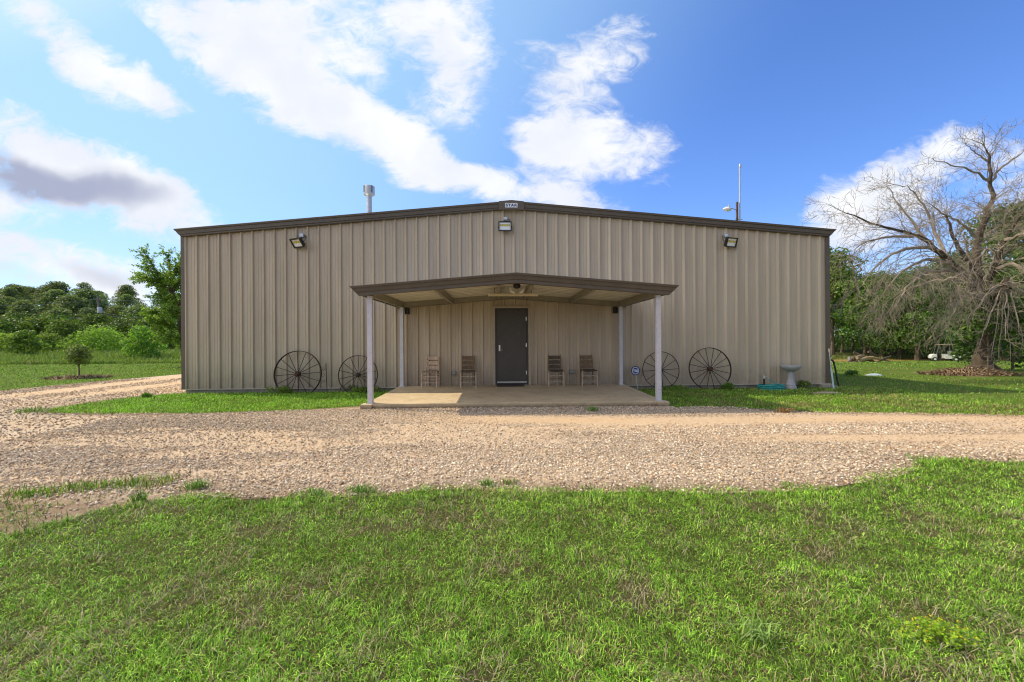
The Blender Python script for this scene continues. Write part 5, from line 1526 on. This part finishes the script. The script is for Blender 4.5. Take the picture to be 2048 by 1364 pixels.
# leafy growth rising through the dead tree's lower branches
x, y = at((1946 - 1024) / 845 * 18.6, 18.6); shrub('leafy_sapling', 'dark leafy sapling crowding the left side of the dead trunk', x, y, 3.3, .85, 3000, .15, 'dark', 155, 16, cat='sapling')
x, y = at((2025 - 1024) / 845 * 18.2, 18.2); shrub('leafy_sapling', 'dark leafy sapling behind the hanging branches right of the dead trunk', x, y, 3.6, 1.25, 4200, .15, 'dark', 156, 18, cat='sapling')
x, y = at((1975 - 1024) / 845 * 15.5, 15.5); sp_ = shrub('leafy_sapling', 'leafy sapling growing up in front of the dead trunk', x, y, 3.1, .95, 2600, .14, 'dark', 157, 14, base=1.3, cat='sapling', r0=.03)
# evergreen mass just behind the dead tree
def big_tree(name, label, x, y, H, base, rad, nl, n, size, pal, seed, r0, lobe=.33, taper=.6, sc=(1, 1, 1), cat='tree', shell=.45):
    t = make_tree(name, seed, H, base, rad, nl, n, size, GREENS[pal], r0, label, None, lobe=lobe, taper=taper, limbs=10, cat=cat, shell=shell)
    t.location = (x, y, tz(x, y)); t.scale = sc; return t
x, y = at((2035 - 1024) / 845 * 30, 30)
big_tree('evergreen_tree', 'tall dark evergreen standing close behind the dead tree', x, y, 11.4, .2, 4.3, 46, 19000, .24, 'dark', 161, .25, lobe=.26, taper=.85)
x, y = at((1905 - 1024) / 845 * 46, 46)
big_tree('leafy_tree', 'dense dark green tree left of the evergreen, behind the golf cart', x, y, 11.5, .8, 4.6, 34, 13000, .26, 'dark', 162, .2, lobe=.3, taper=.75)
x, y = at((2150 - 1024) / 845 * 26, 26)
big_tree('evergreen_tree', 'dark evergreen at the very right edge behind the dead branches', x, y, 7.6, .4, 3.2, 28, 10000, .2, 'dark', 163, .22, lobe=.3, taper=.9)
x, y = at((1835 - 1024) / 845 * 43.5, 43.5)
big_tree('leafy_tree', 'leafy mid green tree hanging over the golf cart', x, y, 8.6, .5, 4.6, 36, 14000, .25, 'wood', 164, .22, lobe=.3, taper=.72)
x, y = at((1800 - 1024) / 845 * 48, 48)
big_tree('leafy_tree', 'bushy tree between the golf cart tree and the bare trunks of the wood', x, y, 6.6, .6, 3.4, 26, 9000, .24, 'wood', 165, .2, lobe=.32, taper=.72)

RW_LABEL = 'tall leafy tree in the wood behind the right-hand lawn'
right_forms = [make_tree('woodland_tree', 170 + i, H, b, r, nl, nlf, .34, [tuple(v * 1.3 for v in c) for c in GREENS['wood']], r0, RW_LABEL, 'trees in the wood behind the right lawn', lobe=.33, limbs=9)  # leaf colours raised, standing in for sunlight on these trees
               for i, (H, b, r, nl, nlf, r0) in enumerate([(11, 3.4, 4.2, 24, 5200, .20), (10.5, 2.8, 3.8, 22, 4800, .17), (11.5, 3.8, 4.0, 22, 4800, .22), (10, 2.6, 4.3, 24, 5200, .16)])]
def right_wood():
    g = np.random.default_rng(93); used = [False] * 4; k = 0
    spots = []
    # the front row shows its trunks
    for px, d, h in ((1664, 54, 13.2), (1683, 57, 9.0), (1730, 52, 9.6), (1745, 50, 9.2), (1764, 49, 9.8), (1775, 52, 8.8), (1786, 55, 9.4), (1820, 56, 10.5), (1860, 54, 11)): spots.append((px, d, h))
    for d, h in ((62, 10.2), (71, 11.5), (82, 13)):
        px = 1640
        while px < 2330:
            spots.append((px + g.normal(0, 8), d + g.normal(0, 1.5), h * g.uniform(.85, 1.12) * (1.18 if px < 1668 else 1))); px += 62 * 60 / d
    for px, d, h in ((1940, 50, 11), (2000, 48, 11), (2060, 46, 11), (2120, 46, 11), (2190, 46, 11)): spots.append((px, d, h))
    for px, d, h in spots:
        x, y = at((px - 1024) / 845 * d, d); f = right_forms[k % 4]; H0 = (11, 10.5, 11.5, 10)[k % 4]; s = h / H0
        o = f if not used[k % 4] else dup(f)
        used[k % 4] = True
        o.location = (x, y, tz(x, y)); o.rotation_euler = (0, 0, g.uniform(0, 6.28)); o.scale = (s * g.uniform(.9, 1.1),) * 2 + (s,)
        k += 1
right_wood()
# shaded undergrowth between the trunks
def undergrowth():
    g = np.random.default_rng(95); lob = []
    for i in range(260):
        d = g.uniform(58, 92); px = g.uniform(1600, 2300); x, y = at((px - 1024) / 845 * d, d); s = g.uniform(.7, 1.6) if d < 70 else g.uniform(1.8, 3.0)
        lob.append((x, y, tz(x, y) + s * .4, s * 1.3, s * 1.2, s * .9))
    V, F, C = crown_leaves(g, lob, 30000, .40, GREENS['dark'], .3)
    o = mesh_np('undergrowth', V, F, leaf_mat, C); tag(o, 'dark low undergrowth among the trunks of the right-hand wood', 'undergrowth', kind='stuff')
undergrowth()

# feathery elm at the left corner of the building: leaves carried along drooping shoots
def elm():
    x0, y0 = at(-19.7, 25.5); z0 = tz(x0, y0)
    t = thing('elm_tree', 'light green feathery tree showing past the left corner of the building', 'tree', (x0, y0, z0))
    G_ = Grow(17); g = np.random.default_rng(18)
    tr = G_.branch((0, 0, -.2), (0, 0, 1), 5.4, .17, 7, 0, .05, 8, .35)
    tips = []; shoots = []
    for i in range(22):
        k = 2 + i * (len(tr) - 3) // 21; a = i * 2.4 + G_.g.uniform(-.3, .3)
        el = .25 + .6 * i / 21
        d = Vector((math.cos(a) * math.cos(el), math.sin(a) * math.cos(el), math.sin(el)))
        b = G_.branch(tr[k], d, G_.g.uniform(.9, 1.5) * (1.05 + .1 * i / 21), .055, 8, .035, .10, 5)
        for j in range(2, len(b)):
            for m_ in range(3):
                sh = G_.branch(b[j], G_.side_dir(b[j] - b[j - 1], .8), G_.g.uniform(.45, .85), .014, 5, .07, .12, 3)
                shoots.append(sh)
        shoots.append(b[4:])
    # the leader reaching up past the eave
    for d, L in (((-.35, -.1, 1), 2.6), ((-.55, .1, .8), 2.3), ((-.1, .2, 1), 2.5), ((.3, 0, 1), 2.4), ((-.8, -.2, .62), 2.1)):
        b = G_.branch(tr[-2], Vector(d), L, .06, 8, .02, .08, 5)
        for j in range(2, len(b)):
            for m_ in range(3): shoots.append(G_.branch(b[j], G_.side_dir(b[j] - b[j - 1], .7), G_.g.uniform(.4, .8), .012, 4, .05, .12, 3))
        shoots.append(b[3:])
    P = []; D = []
    for sh in shoots:
        ln = len(sh)
        for i in range(ln - 1):
            for q in range(9):
                u = (q + g.random()) / 9; p = sh[i].lerp(sh[i + 1], u); P.append(p + Vector(g.normal(0, .055, 3))); D.append((0, 0, 1))
    P = np.array([p[:] for p in P]); n = len(P)
    nr = g.normal(size=(n, 3)) * .6 + np.array([0, 0, .8])
    pal = np.array(GREENS['elm']); col = pal[g.integers(0, 4, n)] * g.uniform(.75, 1.3, (n, 1))
    V, F, C = leaf_quads(P, nr, g.uniform(.09, .17, n), col, g, .55)
    mesh_np('crown', V, F, leaf_mat, C, t); obj('trunk', G_.mb, bark_mat, t, smooth=True)
elm()

# weeds at the foot of the wall
def weed(label, x, y, rad, h, n, seed, pal='elm', size=.06):
    g = np.random.default_rng(seed)
    lob = [(g.normal(0, rad * .5), g.normal(0, rad * .25), h * g.uniform(.3, .65), rad * .5, rad * .35, h * .42) for _ in range(6)]
    V, F, C = crown_leaves(g, lob, n, size, GREENS[pal], .2)
    t = thing('weed', label, 'weed', (x, y, tz(x, y)))
    mesh_np('foliage', V, F, leaf_mat, C, t)
    mb = MB()
    for l in lob: mb.tube([(0, 0, -.02), (l[0] * .5, l[1] * .5, l[2] * .5), l[:3]], [.008, .006, .003], 4)
    obj('stems', mb, simple('weed_stem', (.10, .14, .04)), t); return t
weed('leafy weed growing over the foot of the largest iron wheel', -6.2, -.42, .30, .24, 420, 191)
weed('low weed patch against the foundation behind the left front porch post', -4.05, -.25, .55, .20, 620, 192)
weed('leafy weed at the right foot of the red-hubbed wheel', 6.02, -.30, .24, .20, 300, 193)
weed('small weed between the bird bath and the right corner', 8.35, -.18, .16, .22, 200, 194)
weed('dark low weed clump beside the pale slab-like bag on the right lawn', 13.05, 3.75, .42, .20, 420, 195, 'wood')
weed('low weeds at the foot of the wall right of the security sign', 4.55, -.15, .40, .12, 320, 196)

# yellow-flowered plant in the near lawn
def flower():
    g = np.random.default_rng(199); x0, y0 = 1.70, -10.10
    t = thing('flowering_weed', 'bright yellow-green weed with tiny yellow flowers in the right foreground lawn', 'weed', (x0, y0, tz(x0, y0)))
    n = 620; a = g.uniform(0, 6.283, n); r = np.sqrt(g.random(n)) * (.62 + .5 * np.sin(a * 3 + 1) * np.sin(a * 5 + 2) + .2 * g.random(n)); r = np.abs(r)
    P = np.stack([.19 * r * np.cos(a) + .03 * r * np.sin(a), .125 * r * np.sin(a), .025 + .045 * np.clip(1 - r * r, .1, 1) * g.random(n) + .02 * g.random(n)], 1)
    pal = np.array([(.36, .50, .04), (.44, .56, .05), (.28, .42, .04)])
    V, F, C = leaf_quads(P, g.normal(size=(n, 3)) * .5 + np.array([0, 0, 1]), g.uniform(.012, .026, n), pal[g.integers(0, 3, n)] * g.uniform(.8, 1.2, (n, 1)), g, .5)
    mesh_np('foliage', V, F, leaf_mat, C, t)
    mb = MB()
    for i in range(60):
        p = P[i * 9]; mb.tube([(p[0] * .3, p[1] * .3, .0), (p[0] * .7, p[1] * .7, p[2] * .7), tuple(p)], .0012, 3)
    obj('stems', mb, simple('flower_stem', (.15, .22, .05)), t)
    m_ = 70; Q_ = P[g.choice(n, m_, False)] + np.array([0, 0, .012])
    V, F, C = leaf_quads(np.repeat(Q_, 2, 0), np.tile([[0, 0, 1.]], (2 * m_, 1)) + g.normal(0, .3, (2 * m_, 3)), np.full(2 * m_, .009), np.tile([[.75, .52, .03]], (2 * m_, 1)), g, .8, .1)
    mesh_np('flowers', V, F, attr_chip, C, t)
flower()

# utility pole with transformer, wires strung across the wood
x, y = at(-(1024 - 197) / 845 * 52, 52); z0 = tz(x, y); ht = 7.2
t = thing('utility_pole', 'grey wooden utility pole with transformer in front of the left wood', 'utility pole', (x, y, z0))
mb = MB(); mb.tube([(0, 0, -.3), (0, 0, ht - z0 * .9)], [.15, .10], 8); obj('pole', mb, wood('pole_grey', (.22, .19, .17)), t, smooth=True)
mb = MB(); mb.lathe([(.0, 4.62), (.22, 4.64), (.23, 5.3), (.20, 5.36), (.0, 5.38)], (.28, -.1, 0), 14); obj('transformer', mb, simple('transformer_grey', (.48, .50, .53), rough=.4), t, smooth=True)
mb = MB(); mb.bar((-.5, -.05, ht - z0 - .35), (.5, -.05, ht - z0 - .35), .09, .11); obj('crossarm', mb, wood('arm_grey', (.20, .17, .15)), t)
for zz, lab, sag in ((ht - .25, 'upper power wire running across the left wood to the pole', .5), (5.0, 'lower power wire running across the left wood to the pole', .55)):
    mb = MB(); c = Vector((x, y, zz))
    for e in (Vector(at(-64, 47)).to_3d(), Vector(at(-38, 50.5)).to_3d()):
        e.z = zz + (.25 if e.x > -45 else -1.0)
        pts = []
        for k in range(17):
            tt = k / 16; p = c.lerp(e, tt); p.z -= 4 * sag * tt * (1 - tt); pts.append(p)
        mb.tube(pts, .022, 4)
    tag(obj('power_wire', mb, simple('wire_grey', (.20, .21, .22), rough=.5)), lab, 'wire')

# ================================================================== OBJECTS ON THE RIGHT-HAND LAWN
# golf cart, seen from its left side, nose to the left
gx, gy = at((1888 - 1024) / 845 * 40, 40); gz = tz(gx, gy)
t = thing('golf_cart', 'small white golf cart with tan roof parked below the trees on the right', 'golf cart', (gx, gy, gz), R(-32)); t.scale = (.86, .86, .86)
M_GC = simple('golf_cart_white', (.74, .73, .72), rough=.35, var=.05, dirt=(.5, .46, .40), nscale=4)
M_SEAT = simple('seat_vinyl', (.55, .53, .50), rough=.5)
def prof_body(poly, w):
    mb = MB(); mb.prism([(px, -w / 2, pz_) for px, pz_ in poly], (0, -w / 2, 0), (0, w / 2, 0)); return mb
obj('cowl', prof_body([(-1.18, .30), (-1.20, .55), (-1.08, .74), (-.85, .80), (-.68, .78), (-.66, .34), (-.72, .30)], 1.08), M_GC, t, bevel=.06)
obj('floor_pan', prof_body([(-.70, .27), (-.70, .34), (.05, .34), (.05, .27)], 1.02), simple('floor_black', (.05, .05, .05)), t)
obj('seat_box', prof_body([(-.06, .27), (-.10, .66), (.52, .66), (.52, .27)], 1.06), M_GC, t, bevel=.03)
obj('seat', prof_body([(-.14, .665), (-.14, .78), (.40, .78), (.44, .665)], 1.0), M_SEAT, t, bevel=.04)
obj('seat_back', prof_body([(.40, .79), (.34, 1.10), (.46, 1.14), (.56, .79)], 1.0), M_SEAT, t, bevel=.04)
obj('rear_body', prof_body([(.53, .32), (.53, .62), (.66, .70), (1.02, .66), (1.20, .58), (1.20, .34)], 1.08), M_GC, t, bevel=.05)
for wx in (-.86, .80):
    for s in (-1, 1):
        mb = MB(); q = Matrix.Rotation(R(90), 3, 'X'); mb.lathe([(.10, -.09), (.22, -.09), (.235, -.05), (.235, .05), (.22, .09), (.10, .09)], (wx, s * .46, .235), 20, q); wh = obj('wheel', mb, simple('tyre', (.03, .03, .03), rough=.8), t, smooth=True)
        mb = MB(); mb.lathe([(.0, -.095), (.11, -.092), (.11, .092), (.0, .095)], (wx, s * .46, .235), 16, q); obj('hub_cap', mb, M_WHITE, wh)
for s in (-1, 1):
    mb = MB(); mb.bar((-.74, s * .48, .76), (-.52, s * .48, 1.78), .035, .035); obj('strut', mb, M_GALV, t)
    mb = MB(); mb.bar((.62, s * .48, .66), (.54, s * .48, 1.78), .035, .035); obj('strut', mb, M_GALV, t)
obj('roof', prof_body([(-.66, 1.78), (-.58, 1.86), (.1, 1.90), (.70, 1.86), (.78, 1.78)], 1.12), simple('tan_roof', (.46, .36, .22), rough=.6), t, bevel=.02)
mb = MB(); mb.tube([(-.72, -.22, .74), (-.45, -.22, .98)], .018, 6); mb.tube([(-.45 + .06 * math.cos(a * .45), -.22 + .17 * math.sin(a * .45), .99 + .10 * math.cos(a * .45)) for a in range(15)], .015, 6); obj('steering_wheel', mb, M_BLACK, t, smooth=True)

# pale bag lying on the lawn
g = np.random.default_rng(211)
mb = MB(); nn = 22; pr = [(0, .17), (.18, .165), (.34, .14), (.46, .09), (.50, .04), (.47, .0)]
mb.lathe(pr, (0, 0, 0), nn)
mb.v = [(p[0] * .62 + .03 * math.sin(p[1] * 9), p[1] * .42 + .03 * math.sin(p[0] * 7), p[2] * .55 * (1 + .22 * math.sin(p[0] * 8 + p[1] * 5)) * .8) for p in mb.v]
o = obj('plastic_bag', mb, simple('pale_plastic', (.42, .50, .49), rough=.4, var=.2, nscale=5, bump=.5, bscale=12), smooth=True, loc=(13.75, 3.6, tz(13.75, 3.6)))
o.rotation_euler = (0, 0, R(-6)); tag(o, 'pale grey-green bag lying flat on the lawn at the edge of the building shadow', 'bag')
# flat stone by the corner
mb = MB(); mb.lathe([(.0, .03), (.16, .035), (.24, .02), (.25, -.02)], (0, 0, 0), 11); mb.v = [(p[0] * 1.5, p[1] * .55, p[2]) for p in mb.v]
o = obj('flat_stone', mb, simple('tan_stone', (.46, .37, .26), rough=.9, bump=.5), loc=(8.05, -1.35, 0.005)); tag(o, 'flat tan stone lying in the grass before the bird bath', 'stone')
# stump block and brush pile at the foot of the wood
x, y = at((1708 - 1024) / 845 * 36, 36)
t = thing('grey_block', 'weathered grey wooden block beside the brush pile at the wood edge', 'wooden block', (x, y, tz(x, y)), R(-20)); t.scale = (.66, .66, .8)
mb = MB(); mb.box((0, 0, .28), (1.2, .7, .62)); obj('block', mb, wood('weathered_grey', (.26, .24, .235)), t, bevel=.05)
mb = MB(); mb.bar((-.75, -.3, .05), (-.2, -.42, .45), .10, .04); obj('board', mb, wood('weathered_board', (.36, .31, .24)), t)
x, y = at((1738 - 1024) / 845 * 35.5, 35.5); g_ = random.Random(8)
t = thing('brush_pile', 'heap of cut brown logs and branches in front of the wood trunks', 'brush pile', (x, y, tz(x, y))); t.scale = (1.1, 1.1, 1.75)
for k in range(11):
    cx, cy, cz = g_.uniform(-1.1, 1.1), g_.uniform(-.4, .4), g_.uniform(.08, .55) ; a = g_.gauss(0, .5); L = g_.uniform(.7, 1.7); e = g_.gauss(-.05, .18)
    dx, dy, dz = math.cos(a) * L / 2, math.sin(a) * L / 2 * .6, e * L / 2; r = g_.uniform(.05, .12)
    cz *= max(.25, 1 - abs(cx) / 1.6)
    mb = MB(); mb.tube([(cx - dx, cy - dy, cz - dz), (cx, cy, cz + .03), (cx + dx, cy + dy, cz + dz)], [r, r * .9, r * .75], 8); obj('log', mb, bark_mat if k % 3 else wood('cut_wood_%d' % k, (.34, .25, .14)), t, smooth=True)
